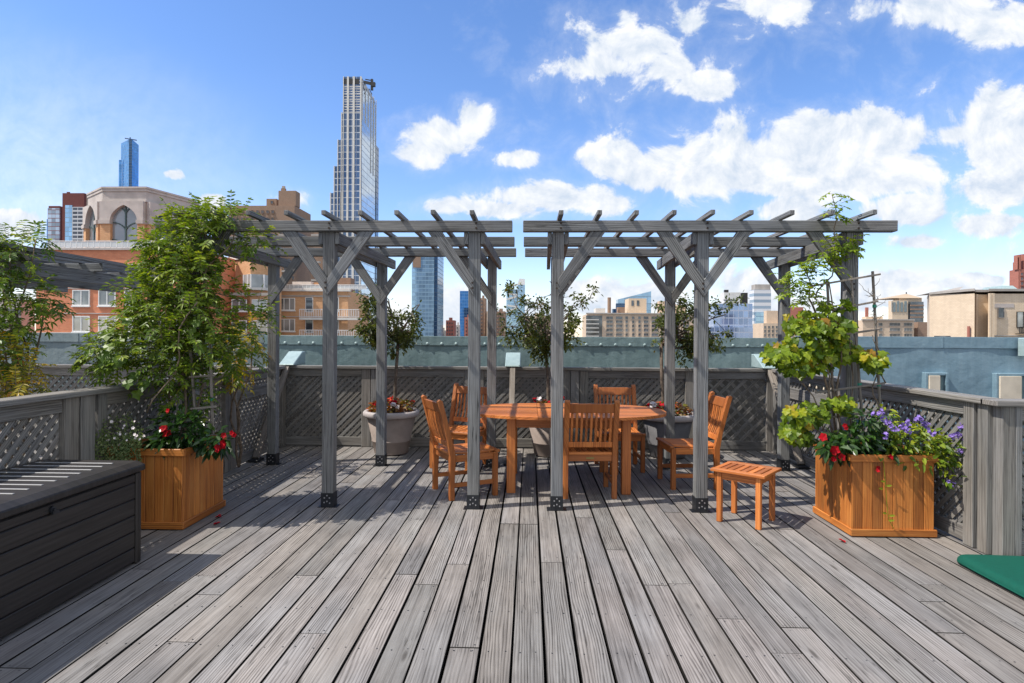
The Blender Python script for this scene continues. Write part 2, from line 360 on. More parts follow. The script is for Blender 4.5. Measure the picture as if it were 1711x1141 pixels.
# ------------------------------------------------------------------ mesh builder
ORG = {}
class MB:
    def __init__(s): s.v = []; s.f = []; s.uv = []; s.rn = []; s.mi = []
    def add(s, vs, fs, uvs, rnd=None, mi=0):
        o = len(s.v); s.v.extend(tuple(v) for v in vs)
        r = R() if rnd is None else rnd
        for f, u in zip(fs, uvs):
            s.f.append(tuple(i+o for i in f)); s.uv.extend(u); s.rn.append(r); s.mi.append(mi)
        return s
    def hexa(s, c, A, B, D, mi=0, rnd=None):
        """box with centre c and half-axis vectors A (grain), B, D"""
        c, A, B, D = V(c), V(A), V(B), V(D)
        if A.cross(B).dot(D) < 0: D = -D
        vs = [c+A*i+B*j+D*k for i in (-1, 1) for j in (-1, 1) for k in (-1, 1)]
        la, lb, ld = A.length, B.length, D.length
        ou, ov = U(0, 40), U(0, 40)
        fs = [(0, 1, 3, 2), (4, 6, 7, 5), (0, 4, 5, 1), (2, 3, 7, 6), (0, 2, 6, 4), (1, 5, 7, 3)]
        sg = lambda i: ((-1, 1)[i >> 2 & 1]*la, (-1, 1)[i >> 1 & 1]*lb, (-1, 1)[i & 1]*ld)
        uvs = []
        for n, f in enumerate(fs):
            q = []
            for i in f:
                a, b, d = sg(i)
                q.append((ou+d, ov+b+d*.3) if n < 2 else ((ou+a, ov+d+.31) if n < 4 else (ou+a, ov+b)))
            uvs.append(q)
        return s.add(vs, fs, uvs, rnd, mi)
    def bx(s, x0, x1, y0, y1, z0, z1, mi=0, rnd=None, axis=None):
        c = ((x0+x1)/2, (y0+y1)/2, (z0+z1)/2)
        h = [V(((x1-x0)/2, 0, 0)), V((0, (y1-y0)/2, 0)), V((0, 0, (z1-z0)/2))]
        k = axis if axis is not None else max(range(3), key=lambda i: h[i].length)
        o = [i for i in range(3) if i != k]
        o.sort(key=lambda i: -h[i].length)
        return s.hexa(c, h[k], h[o[0]], h[o[1]], mi, rnd)
    def fbx(s, x0, x1, y0, y1, z0, z1, mi=0):
        """facade box: uv = metres along the wall, height"""
        vs = [(x, y, z) for x in (x0, x1) for y in (y0, y1) for z in (z0, z1)]
        fs = [(0, 1, 3, 2), (4, 6, 7, 5), (0, 4, 5, 1), (2, 3, 7, 6), (0, 2, 6, 4), (1, 5, 7, 3)]
        uvs = []
        for n, f in enumerate(fs):
            uvs.append([((vs[i][1]-y0, vs[i][2]-z0) if n < 2 else (vs[i][0]-x0, vs[i][2]-z0) if n < 4 else (vs[i][0]-x0, vs[i][1]-y0)) for i in f])
        return s.add(vs, fs, uvs, None, mi)
    def fprism(s, pts, z0, z1, mi=0, ztops=None):
        """facade prism over a plan polygon (counter-clockwise seen from above)"""
        n = len(pts); zt = ztops or [z1]*n
        vs = [(x, y, z0) for x, y in pts]+[(x, y, z) for (x, y), z in zip(pts, zt)]
        fs = []; uvs = []; d = 0
        for i in range(n):
            j = (i+1) % n; L = math.dist(pts[i], pts[j])
            fs.append((i, j, n+j, n+i)); uvs.append([(d, 0), (d+L, 0), (d+L, zt[j]-z0), (d, zt[i]-z0)]); d += L
        fs.append(tuple(range(n, 2*n))); uvs.append([(p[0], p[1]) for p in pts])
        fs.append(tuple(range(n-1, -1, -1))); uvs.append([(p[0], p[1]) for p in reversed(pts)])
        return s.add(vs, fs, uvs, None, mi)
    def beam(s, p0, p1, w, h, up=(0, 0, 1), mi=0, rnd=None):
        p0, p1 = V(p0), V(p1); a = p1-p0; up = V(up)
        sd = a.cross(up)
        if sd.length < 1e-6: sd = a.cross(V((1, 0, 0)))
        sd.normalize(); uu = sd.cross(a).normalized()
        return s.hexa((p0+p1)/2, a/2, sd*w/2, uu*h/2, mi, rnd)
    def prism(s, poly, off, grain=(1, 0, 0), mi=0, rnd=None):
        """extrude a flat polygon (list of points) by the vector off"""
        poly = [V(p) for p in poly]; off = V(off); n = len(poly)
        nr = off.normalized(); g = V(grain).normalized(); h = nr.cross(g)
        cr = V((0, 0, 0))
        for i in range(1, n-1): cr += (poly[i]-poly[0]).cross(poly[i+1]-poly[0])
        if cr.dot(off) > 0: poly.reverse()
        ou, ov = U(0, 40), U(0, 40)
        vs = poly+[p+off for p in poly]
        U2 = lambda p: (ou+p.dot(g), ov+p.dot(h))
        fs = [tuple(range(n)), tuple(range(2*n-1, n-1, -1))]
        uvs = [[U2(vs[i]) for i in f] for f in fs]
        for i in range(n):
            j = (i+1) % n; f = (j, i, n+i, n+j); fs.append(f)
            uvs.append([(ou+vs[q].dot(g), ov+vs[q].dot(h)+(.5*off.length if q >= n else 0)) for q in f])
        return s.add(vs, fs, uvs, rnd, mi)
    def tube(s, pts, rs, n=8, mi=0, cap=True, rnd=None):
        pts = [V(p) for p in pts]; m = len(pts)
        if not isinstance(rs, (list, tuple)): rs = [rs]*m
        vs = []; fs = []; uvs = []; d = 0
        t0 = (pts[1]-pts[0]).normalized(); ref = V((0, 0, 1)) if abs(t0.z) < .9 else V((1, 0, 0))
        a = t0.cross(ref).normalized()
        for i, p in enumerate(pts):
            t = (pts[min(i+1, m-1)]-pts[max(i-1, 0)]).normalized()
            a = (a-t*a.dot(t)).normalized(); b = t.cross(a)
            for k in range(n):
                an = 2*PI*k/n; vs.append(p+(a*math.cos(an)+b*math.sin(an))*rs[i])
        for i in range(m-1):
            L = (pts[i+1]-pts[i]).length
            for k in range(n):
                q = (k+1) % n
                fs.append((i*n+k, i*n+q, (i+1)*n+q, (i+1)*n+k))
                w = 2*PI*rs[i]/n
                uvs.append([(d, k*w), (d, (k+1)*w), (d+L, (k+1)*w), (d+L, k*w)])
            d += L
        if cap:
            fs.append(tuple(range(n-1, -1, -1))); uvs.append([(0, 0)]*n)
            fs.append(tuple(range((m-1)*n, m*n))); uvs.append([(0, 0)]*n)
        return s.add(vs, fs, uvs, rnd, mi)
    def lathe(s, prof, c=(0, 0, 0), n=40, mi=0):
        c = V(c); vs = []; fs = []; uvs = []
        for r, z in prof:
            for k in range(n):
                a = 2*PI*k/n; vs.append(c+V((r*math.cos(a), r*math.sin(a), z)))
        for i in range(len(prof)-1):
            for k in range(n):
                q = (k+1) % n; fs.append((i*n+k, i*n+q, (i+1)*n+q, (i+1)*n+k)); uvs.append([(k/n, i), (k/n+1/n, i), (k/n+1/n, i+1), (k/n, i+1)])
        return s.add(vs, fs, uvs, None, mi)
    def leaf(s, p, d, nrm, L, w, fold=.25, droop=.0, rnd=None, mi=0):
        p = V(p); d = V(d).normalized(); nrm = V(nrm); sd = d.cross(nrm)
        if sd.length < 1e-4: sd = d.cross(V((.3, .9, .1)))
        sd.normalize(); nn = sd.cross(d)
        f = lambda a, b, c: p+d*(a*L)+sd*(b*w)+nn*(c*w)-V((0, 0, droop*L*a*a))
        vs = [f(0, 0, 0), f(.3, .42, fold*.5), f(.68, .36, fold*.45), f(1, 0, 0), f(.68, -.36, fold*.45), f(.3, -.42, fold*.5)]
        return s.add(vs, [(0, 3, 2, 1), (0, 5, 4, 3)], [[(0, 0)]*4, [(0, 0)]*4], rnd, mi)
    def lobed(s, p, d, nrm, S, rnd=None, mi=0):
        """grape-like leaf of size S"""
        p = V(p); d = V(d).normalized(); nrm = V(nrm); sd = d.cross(nrm)
        if sd.length < 1e-4: sd = d.cross(V((.3, .9, .1)))
        sd.normalize(); nn = sd.cross(d)
        o = [(0, 0), (-.15, .28), (.06, .53), (.31, .40), (.55, .50), (.70, .24), (1.0, 0), (.70, -.24), (.55, -.50), (.31, -.40), (.06, -.53), (-.15, -.28)]
        cup = U(.05, .45)
        vs = [p+d*(a*S)+sd*(b*S)+nn*((-cup*a*a+abs(b)*U(-.25, .4))*S) for a, b in o]
        vs.append(p+d*(.35*S)+nn*(-.02*S)); c = 12
        fs = [(i, (i+1) % 12, c) for i in range(12)]
        return s.add(vs, fs, [[(0, 0)]*3]*12, rnd, mi)
    def build(s, name, mats, parent=None, smooth=False, bevel=0, loc=None):
        if not isinstance(mats, (list, tuple)): mats = [mats]
        me = bpy.data.meshes.new(name)
        o = ORG.get(parent.name) if parent is not None else loc
        vs = s.v if o is None else [(x-o[0], y-o[1], z-o[2]) for x, y, z in s.v]
        me.from_pydata(vs, [], s.f)
        ul = me.uv_layers.new(name='UVMap')
        ul.data.foreach_set('uv', [c for q in s.uv for c in q])
        a = me.attributes.new('rnd', 'FLOAT', 'FACE'); a.data.foreach_set('value', s.rn)
        for m in mats: me.materials.append(m)
        me.polygons.foreach_set('material_index', s.mi)
        if smooth: me.polygons.foreach_set('use_smooth', [True]*len(s.f))
        me.update()
        ob = bpy.data.objects.new(name, me); C.objects.link(ob)
        if parent is not None: ob.parent = parent
        elif o is not None: ob.location = o
        if bevel:
            b = ob.modifiers.new('bevel', 'BEVEL'); b.width = bevel; b.segments = 1; b.limit_method = 'ANGLE'; b.angle_limit = rad(50)
        return ob

def tag(o, label=None, cat=None, group=None, kind=None):
    if label: o['label'] = label
    if cat: o['category'] = cat
    if group: o['group'] = group
    if kind: o['kind'] = kind
    return o
def thing(name, label, cat, loc=(0, 0, 0), rz=0, group=None, world=False):
    """an Empty at the base; world=True: its parts are authored in world metres"""
    o = bpy.data.objects.new(name, None); C.objects.link(o)
    o.empty_display_size = .2; o.location = loc; o.rotation_euler = (0, 0, rz)
    if world: ORG[o.name] = tuple(loc)
    return tag(o, label, cat, group)
def copy_tree(o, parent=None):
    c = o.copy(); C.objects.link(c); c.parent = parent
    for ch in list(o.children): copy_tree(ch, c)
    return c
def rv():
    while True:
        v = V((U(-1, 1), U(-1, 1), U(-1, 1)))
        if .05 < v.length < 1: return v.normalized()

# ------------------------------------------------------------------ the city beyond the roof
GZ = -40.0
def building(name, label, D, px, cat='building', group=None):
    c = P(px, 560, D)
    return thing(name, label, cat, (c.x, D, GZ), world=True, group=group)
FR = {}
def mass(t, name, mat, D, a, b, top, dep, z0=None, bottom=None):
    """box filling photo columns a..b (side face included), roofline row top, front on the plane at distance D"""
    zt = P((a+b)/2, top, D).z
    zb = GZ if bottom is None else P((a+b)/2, bottom, D).z
    vp = 885
    if a > vp: dep = max(.5, min(dep, D*.2*(b-a)/(a-vp)))
    elif b < vp: dep = max(.5, min(dep, D*.2*(b-a)/(vp-b)))
    x0, x1 = P(a, 560, D).x, P(b, 560, D).x; fa, fb = a, b
    if a > vp: x0 = P(a, 560, D+dep).x; fa = a+(a-vp)*dep/(D+dep)
    elif b < vp: x1 = P(b, 560, D+dep).x; fb = b-(vp-b)*dep/(D+dep)
    FR.setdefault((t.name, D), (fa, fb))
    m = MB(); m.fbx(x0, x1, D, D+dep, zb, zt); o = m.build(name, mat, t); ORG[o.name] = ORG[t.name]
    return o
def slab(t, name, mat, D, a, b, y0, y1, proud=.3, dep=.3):
    """thin course on the front at D: photo rows y0 (top) .. y1 (bottom)"""
    fa, fb = FR.get((t.name, D), (-999, 9999)); a, b = max(a, fa-1), min(b, fb+1)
    if b-a < .5: b = a+.5
    p, q = P(a, y0, D), P(b, y1, D)
    m = MB(); m.fbx(p.x, q.x, D-proud, D-proud+dep, q.z, p.z); return m.build(name, mat, t)
def win_meshes(w, h, dep, frame, mull, sill):
    """one window: frame mesh and pane mesh around the origin (front towards -y)"""
    f = MB(); b = min(w, h)*.06
    f.bx(-w/2, w/2, -dep, 0, h/2-b, h/2); f.bx(-w/2, w/2, -dep, 0, -h/2, -h/2+b)
    f.bx(-w/2, -w/2+b, -dep, 0, -h/2+b, h/2-b); f.bx(w/2-b, w/2, -dep, 0, -h/2+b, h/2-b)
    for q in mull: f.bx(w*q-b/2, w*q+b/2, -dep*.9, 0, -h/2+b, h/2-b)
    if sill: f.bx(-w*.54, w*.54, -dep*1.8, 0, -h/2-b*1.4, -h/2-.001)
    g = MB(); g.bx(-w/2+b, w/2-b, -dep*.45, -.001, -h/2+b, h/2-b)
    return f, g
def windows(t, D, cells, w, h, frame='white', pane='pane', mull=(0,), sill=True, dep=.12, most=100, single=False, rz=0.):
    """individual windows centred on photo points; w, h in photo pixels"""
    s = D/1000.0
    f, g = win_meshes(w*s, h*s, dep, frame, mull, sill)
    fa, fb = FR.get((t.name, D), (-999, 9999))
    pts = [P(x, y, D) for x, y in cells if fa+w*.55 < x < fb-w*.55]
    if not pts: return
    rest = pts[most:]; pts = pts[:most]
    L = V(ORG[t.name]); f0 = None
    for p in pts:
        if f0 is None:
            if single:
                n = len(f.f)
                f.v += []; k = len(f.v)
                f.add(g.v, g.f, [g.uv[i*4:i*4+4] for i in range(len(g.f))], mi=1)
                f0 = f.build('window', [M[frame], M[pane]], None); f0.parent = t; g0 = None
            else:
                f0 = f.build('window', M[frame], None); f0.parent = t
                g0 = g.build('pane', M[pane], None); g0.parent = f0
            fo = f0
        else:
            fo = f0.copy(); C.objects.link(fo); fo.parent = t
            if g0 is not None:
                go = g0.copy(); C.objects.link(go); go.parent = fo
        fo.location = p-L; fo.rotation_euler = (0, 0, rz)
    if rest:
        m = MB()
        for p in rest:
            for q, mi in ((f, 0), (g, 1)):
                m.add([(x+p.x, y+p.y, z+p.z) for x, y, z in q.v], q.f, [q.uv[i*4:i*4+4] for i in range(len(q.f))] if len(q.uv) == 4*len(q.f) else [[(0, 0)]*len(ff) for ff in q.f], mi=(mi if not single or mi == 0 else 1))
        tag(m.build('window', [M[frame], M[pane]], t), kind='stuff')
def grid(x0, x1, y0, y1, nx, ny, skip=None):
    return [(x0+(x1-x0)*(i+.5)/nx, y0+(y1-y0)*(j+.5)/ny) for j in range(ny) for i in range(nx) if not skip or not skip(i, j)]
def railing(t, D, a, b, y0, y1, nb, mat='white', glass=None, proud=.0):
    p, q = P(a, y0, D), P(b, y1, D); s = D/1000
    m = MB(); y = D-proud
    m.bx(p.x, q.x, y-.05, y+.05, p.z-.08, p.z)
    m.bx(p.x, q.x, y-.03, y+.03, q.z+.05, q.z+.12)
    for i in range(nb+1):
        x = p.x+(q.x-p.x)*i/nb; m.bx(x-.03, x+.03, y-.03, y+.03, q.z, p.z-.081)
    r = m.build('railing', M[mat], t); ORG[r.name] = ORG[t.name]
    if glass:
        m = MB(); m.bx(p.x, q.x, y-.01, y+.01, q.z+.15, p.z-.12); m.build('railing_panel', M[glass], t)
    return r

# 1 slim blue tower far behind
D = 900
t = building('glass_tower', 'slim blue glass tower rising behind the stone crowned building on the left', D, 215, 'skyscraper')
def pl(px, d): p = P(px, 560, d); return (p.x, p.y)
m = MB(); z = P(215, 233, D).z
m.fprism([pl(200.5, D+12), pl(213.5, D), pl(219, D), pl(230, D+14), pl(230, D+50), pl(200.5, D+50)], GZ, z, ztops=[z-2, z, z, z-4, z-4, z-2]); m.build('shaft', M['cw_blue'], t)
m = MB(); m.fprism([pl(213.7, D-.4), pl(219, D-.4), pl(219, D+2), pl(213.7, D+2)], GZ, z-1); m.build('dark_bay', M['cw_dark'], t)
mass(t, 'side_wing', M['cw_blue'], D+8, 197, 201, 267, 30)
m = MB(); p = P(209, 231, D); m.beam(p, p+V((18, 0, -3)), 1.4, 1.4); m.beam(p+V((8, 0, 1.5)), p+V((8, 0, -3)), 1.2, 1.2, up=(0, 1, 0)); m.build('roof_crane', M['cw_dark'], t)

# 2 dark red tower with glass bands
D = 500
t = building('apartment_tower', 'dark red brick tower with glass floor bands at the far left', D, 110)
mass(t, 'wall', M['brick_dark'], D, 103, 148, 322.5, 40); mass(t, 'wall', M['brick_dark'], D+6, 80, 103, 344, 30)
slab(t, 'glass_bay', M['cw_red'], D+6, 81, 108.5, 348, 560, .8, .7); slab(t, 'glass_bay', M['cw_sky'], D, 110, 120.5, 343, 560, .8, .7); slab(t, 'balcony_bay', M['cw_balc'], D, 122, 144, 346, 560, .8, .7)
mass(t, 'rooftop_box', M['brick_dark'], D+4, 110, 116, 320.5, 8, bottom=323)
mass(t, 'side_wing', M['cw_blue'], D+30, 77, 80, 366, 20)

# 3 stone crowned polygonal building with pointed arches
D = 90
t = building('crowned_building', 'polygonal building with pale stone crown and pointed arch windows on the left', D, 215)
plan = [pl(143, 94.5), pl(168, 90), pl(243, 90), pl(322, 98.5), pl(345, 108), pl(345, 125), pl(143, 125)]
zr = P(205, 311.5, D).z
def inset(pts, k):
    cx = sum(p[0] for p in pts)/len(pts); cy = sum(p[1] for p in pts)/len(pts)
    return [(cx+(x-cx)*k, cy+(y-cy)*k) for x, y in pts]
zs = lambda y: P(205, y, D).z
m = MB(); m.fprism(inset(plan, .968), GZ, zs(334)); m.build('wall', M['brick_orange'], t)
for nm, k, a, b in (('cornice', 1.0, 311.5, 314.5), ('cornice', .99, 314.6, 319), ('frieze', .978, 319.1, 333), ('cornice', .99, 333.1, 336.5)):
    m = MB(); m.fprism(inset(plan, k), zs(b), zs(a)); m.build(nm, M['stone'], t)
pin = inset(plan, .968)
AK = .66
def facet(p, q, arches, zt, zb, zsp):
    """stone arcade face with pointed arches between plan points p and q; arches = [(u0,u1)] as fractions"""
    p = V((*p, 0)); q = V((*q, 0)); e = (q-p); L = e.length; e.normalize(); n = V((e.y, -e.x, 0))
    at = lambda u, z, o: p+e*(u*L)+n*o+V((0, 0, z))
    edges = [0]+[x for a in arches for x in a]+[1]
    # stone spandrels round each arch, one outline; brick piers below
    pts = [(0, zsp), (0, zt), (1, zt), (1, zsp)]
    for u0, u1 in reversed(arches):
        w = (u1-u0)*L; cur = []
        for i in range(9):                       # right side up to the apex then down
            a = i/8*math.acos(.5/.95*.0+.5); cur.append((u1-(w*(1-math.cos(a)))/L, zsp+w*math.sin(a)*AK))
        apex = cur[-1]; left = [(u0+u1-u, z) for u, z in reversed(cur[:-1])]
        pts += cur+left
    m = MB(); m.prism([at(u, z, .02) for u, z in pts], n*.75, grain=e); m.build('arcade', M['stone'], t)
    for u0, u1 in arches:
        uc = (u0+u1)/2; w = (u1-u0)*L
        m = MB(); pn = [(u0, zb), (u0, zsp)]
        for i in range(9):
            a = i/8*math.acos(.5); pn.append((u0+(w*(1-math.cos(a)))/L, zsp+w*math.sin(a)*AK))
        pn += [(u0+u1-u, z) for u, z in reversed(pn[:-1])]
        m.prism([at(u, z, .021) for u, z in pn], n*.12, grain=e); gw = m.build('arched_window', M['pane_arch'], t); ORG[gw.name] = ORG[t.name]
        m = MB(); r_ = .085
        zap = zsp+w*math.sin(math.acos(.5))*AK
        m.beam(at(uc, zb, .2), at(uc, zap, .2), .2, .14, up=n)
        for k in range(4):
            zz = zsp+(1-k)*w*.62-.2
            for s in (-1, 1):
                pr = None
                for i in range(7):
                    a = i/6*PI/2; u = uc+s*(1-math.cos(a))*(u1-u0)/2; z = zz-w*.34+math.sin(a)*w*.34
                    if u > u1 or z < zb: continue
                    lim = zsp+w*AK*math.sin(math.acos(min(1, max(.5, 1-(min(u-u0, u1-u)*L)/w))))
                    if z > lim: break
                    c = at(u, z, .2)
                    if pr is not None: m.beam(pr, c, .15, .12, up=n)
                    pr = c
        m.build('tracery', M['green_iron'], gw)
    bnd = [0]+[x for a in arches for x in a]+[1]
    for i in range(0, len(bnd), 2):
        a, b = bnd[i], bnd[i+1]
        if b-a < .02: continue
        m = MB(); m.fprism([tuple(at(a, 0, .0).xy), tuple(at(a, 0, .65).xy), tuple(at(b, 0, .65).xy), tuple(at(b, 0, 0).xy)][::1], zb-4, zsp-.5); m.build('pier', M['brick_orange'], t)
        m = MB(); m.prism([at(a-.01, zsp-.49, -.01), at(b+.01, zsp-.49, -.01), at(b+.01, zsp+.1, -.01), at(a-.01, zsp+.1, -.01)], n*.95, grain=e); m.build('capital', M['stone'], t)
zt, zb, zsp = zs(336.6), zs(430), zs(369)
facet(pin[0], pin[1], [(.16, .86)], zt, zb, zsp); facet(pin[1], pin[2], [(.24, .86)], zt, zb, zsp); facet(pin[2], pin[3], [(.12, .46), (.56, .92)], zt, zb, zsp)

# 4 red orange brick apartments, left
D = 70
t = building('brick_building', 'red orange brick apartment building with rows of paired white windows on the left', D, 160)
x0, x1 = P(62, 560, D).x, P(392, 560, D).x
mass(t, 'wall', M['brick_red'], D, 78, 392, 417, 16, bottom=476); mass(t, 'wall', M['brick_red'], D, 60, 392, 476, 16)
slab(t, 'stone_band', M['stone'], D, 78, 392, 414.5, 418, .25, .5)
for y in (480.5, 522.5, 555): slab(t, 'stone_band', M['stone'], D, 60, 392, y, y+2.6, .12, .12)
windows(t, D, [(93+43.3*i, y) for y in (497.5, 541, 584.5, 628) for i in range(7)], 30, 27)
windows(t, D, [(93+43.3*i, 454) for i in range(7)], 30, 27)
railing(t, D+.4, 80, 330, 402, 415, 26, 'white', 'rail_glass')
# far left pale block
t = building('apartment_building', 'pale banded apartment block mostly hidden by the vine at the left edge', 74, 20)
mass(t, 'wall', M['stone'], 74, -60, 58, 500, 18)
for y in (515, 537, 558): slab(t, 'window_band', M['pane_dark'], 74, -60, 57, y, y+12, .1, .1)

# 5 orange apartments with balconies
D = 85
t = building('brick_building', 'orange brick apartment building with white balconies behind the left pergola', D, 530)
mass(t, 'wall', M['brick_orange'], D, 440, 616, 486, 14)
slab(t, 'roof_parapet', M['stone_white'], D, 440, 616, 483.5, 487, .3, .6)
mass(t, 'penthouse', M['stone_white'], D+5, 488, 527, 470.5, 6, bottom=486); mass(t, 'penthouse', M['brick_orange'], D+6, 524, 560, 472, 6, bottom=486); mass(t, 'penthouse', M['brick_brown'], D+7, 557, 592, 464, 6, bottom=486)
railing(t, D+.3, 470, 612, 475, 484, 20, 'white', 'rail_glass')
slab(t, 'stone_band', M['concrete'], D, 440, 616, 493, 496, .15, .15)
slab(t, 'stone_band', M['stone'], D, 440, 616, 528, 530, .12, .12)
windows(t, D, [(479.5, 508), (479.5, 543), (479.5, 578), (590, 508), (590, 543), (590, 578)], 28, 21, mull=(-.17, .17))
windows(t, D, [(517, 509), (517, 544), (560, 509), (560, 544), (545, 578)], 13, 25, mull=(), sill=False, pane='pane_dark')
for yy in (531, 565):
    slab(t, 'balcony_slab', M['stone_white'], D-.16, 507, 606, yy, yy+4, 1.6, 1.6)
    railing(t, D, 508, 605, yy-14, yy, 34, 'white', None, 1.7)
# angled middle section with the bay window
D = 78
t = building('brick_building', 'orange brick corner section with a bay window between the vine and the pergola post', D, 425)
z = P(420, 437, D).z
m = MB(); m.fprism([pl(384, 80), pl(418, 77), pl(450, 78.5), pl(470, 82), pl(470, 84.9), pl(384, 84.9)], GZ, z, ztops=[z+.35, z, z-.35, z-.5, z-.5, z+.3]); m.build('wall', M['brick_orange'], t)
m = MB(); m.fprism([pl(383, 79.7), pl(418, 76.6), pl(451, 78.1), pl(471, 81.8), pl(471, 84.9), pl(383, 84.9)], z+.36, z+1.0); m.build('roof_edge', M['stone_white'], t)
m = MB(); a, b = P(406, 459, 77), P(444, 481, 77)
m.fprism([(a.x, 78.6), (a.x, 76.9), ((a.x+b.x)/2, 75.9), (b.x, 76.6), (b.x, 78.6)], b.z-.3, b.z); m.build('bay_sill', M['stone_white'], t)
m = MB(); m.fprism([(a.x, 78.6), (a.x+.1, 77.0), ((a.x+b.x)/2, 76.05), (b.x-.1, 76.75), (b.x, 78.6)], b.z+.001, a.z); m.build('bay_window', M['pane'], t)
m = MB()
for x, y in ((a.x+.1, 76.95), ((a.x+b.x)/2, 76.0), (b.x-.1, 76.7), (a.x*.72+b.x*.28, 76.5)):
    m = MB(); m.bx(x-.07, x+.07, y-.05, y+.1, b.z+.001, a.z); m.build('bay_frame', M['white'], t)
slab(t, 'stone_band', M['concrete'], 76.5, 385, 455, 489, 494, .2, .4)
windows(t, 76.6, [(400, 510), (434, 510), (400, 545), (434, 545)], 26, 20)

# 6 brown apartment block with a stepped roof
D = 220
t = building('apartment_building', 'brown brick apartment block with stepped rooftop and open frame above the left pergola', D, 460)
mass(t, 'wall', M['brick_brown'], D, 381, 518, 343.5, 40); mass(t, 'wall', M['brick_brown'], D+2, 518, 543, 372, 30)
mass(t, 'rooftop_block', M['brick_brown'], D+4, 444, 465, 332, 20, bottom=343.6); mass(t, 'rooftop_block', M['brick_brown'], D+2, 464, 500, 318.5, 22, bottom=343.6)
mass(t, 'chimney', M['brick_brown'], D+5, 468, 477, 314.5, 3, bottom=318.6); mass(t, 'vent', M['concrete'], D+5, 469.5, 475.5, 310.5, 2, bottom=314.6)
fr = MB(); s = D/1000
for x in (502, 508.5, 516):
    p = P(x, 343, D+.5); fr.bx(p.x-.4, p.x+.4, D-3, D-2.2, p.z, p.z+3.6)
p, q = P(499, 339, D), P(518, 343, D); fr.bx(p.x, q.x, D-3.1, D-2.1, p.z+2.6, p.z+3.5)
windows(t, D, grid(466, 541, 384, 560, 11, 12), 4.2, 6.5, 'brick_brown', 'pane_dark', (0,), True, .25, 100, True)
windows(t, D, grid(384, 460, 348, 372, 9, 2), 4.2, 5.5, 'brick_brown', 'pane_dark', (0,), True, .25, 100, True)
windows(t, D+4, [(454.5, 338)], 4.5, 5, 'brick_brown', 'pane_dark', (), False, .25, 100, True)
m = MB()
for j in range(9):
    p, q = P(468, 392+j*15, D), P(480, 395+j*15, D); m.bx(p.x, q.x, D-1.4, D-.01, q.z, p.z); p, q = P(522, 392+j*15, D), P(536, 395+j*15, D); m.bx(p.x, q.x, D-1.4, D-.01, q.z, p.z)
tag(m.build('balcony', M['concrete'], t), kind='stuff')

# 7 stepped skyscraper
D = 420
t = building('stepped_skyscraper', 'tall stepped white and glass skyscraper with a crane on its roof', D, 590, 'skyscraper')
xr = P(603, 300, D).x
tiers = [(573, 128, 190), (570, 187.5, 236), (564, 233, 280), (558, 277, 324), (552, 321.5, 600)]
zc = [P(590, a, D).z for _, a, _ in tiers]
for k, (pxl, top, _) in enumerate(tiers):
    xl = P(pxl, 300, D).x; xi = xr if k == 0 else P(tiers[k-1][0], 300, D).x
    dep = 38-k*.01
    m = MB()
    if k == 0:
        # front shaft with sloping roofline to the back
        zt = zc[0]; m.fprism([(xl, D), (xr, D), (xr, D+dep), (xl, D+dep)], GZ, zt, ztops=[zt, zt, zt-3, zt-3]); m.build('shaft', M['cw_navy'], t)
    else:
        m.fbx(xl, xi, D+.3*k, D+dep, GZ, zc[k]); m.build('setback', M['cw_navy'], t)
m = MB(); m.fbx(xr+.01, xr+.6, D+.4, D+37.5, GZ, zc[0]-6); m.build('glass_side', M['cw_mirror'], t)
m = MB(); m.fbx(xr-3, xr+.9, D+38.1, D+46, GZ, P(603, 214, D).z); m.build('rear_wing', M['cw_dark'], t)
m = MB(); zt = zc[0]
def fin(px, top, w=1.2): 
    x = P(px, 300, D).x; m.bx(x-w/2, x+w/2, D-.55, D-.001, GZ, P(590, top, D).z)
for px, top in ((580.8, 128), (590.6, 128), (602.3, 128), (570.6, 321.5)): fin(px, top, 1.35 if px < 600 else 1.0)
for px, top in ((573.3, 128), (570.3, 188), (564.4, 233), (558.3, 277), (552.3, 321.5)): fin(px, top, .5)
m.build('white_piers', M['stone_white'], t)
m = MB()
for y0_ in (0, 8, 15.5, 23, 30, 37): m.bx(xr+.601, xr+1.0, D+y0_+.2, D+y0_+.8, zc[0]-(30 if y0_ < 20 else 62), zc[0]-2)
m.build('side_fins', M['stone_white'], t)
m = MB(); yk = 0
z = zc[0]-3
for px in (577, 585.5, 596.5):
    p = P(px, 135, D); m.bx(p.x-1.6, p.x+1.6, D-.3, D-.002, p.z-2.4, p.z+1.5)
m.build('top_openings', M['dark_iron'], t)
m = MB(); j = 0
for k in range(26):
    zz = P(590, 140+k*4.3, D).z
    if zz < zc[1]: break
    m.bx(P(574, 300, D).x, P(602, 300, D).x, D-.2, D-.003, zz-.25, zz+.25)
m.build('floor_bands', M['stone_white'], t)
m = MB(); p = P(608, 137, D+15); q = P(627, 141, D+15)
m.beam(p, q, 1.6, 1.8); m.beam(p+V((6, 0, 2)), p+V((6, 0, -6)), 1.6, 1.6, up=(0, 1, 0)); m.beam(p+V((1, 0, 2)), q+V((-3, 0, 3)), .6, .6); m.bx(q.x-3, q.x, q.y-1, q.y+1, q.z-1.6, q.z+1.4)
cr_ = m.build('crane', M['dark_iron'], t)
m = MB(); m.beam(p+V((4, 0, -5)), p+V((6, 0, -9)), .5, .5); m.build('crane', M['dark_iron'], t)

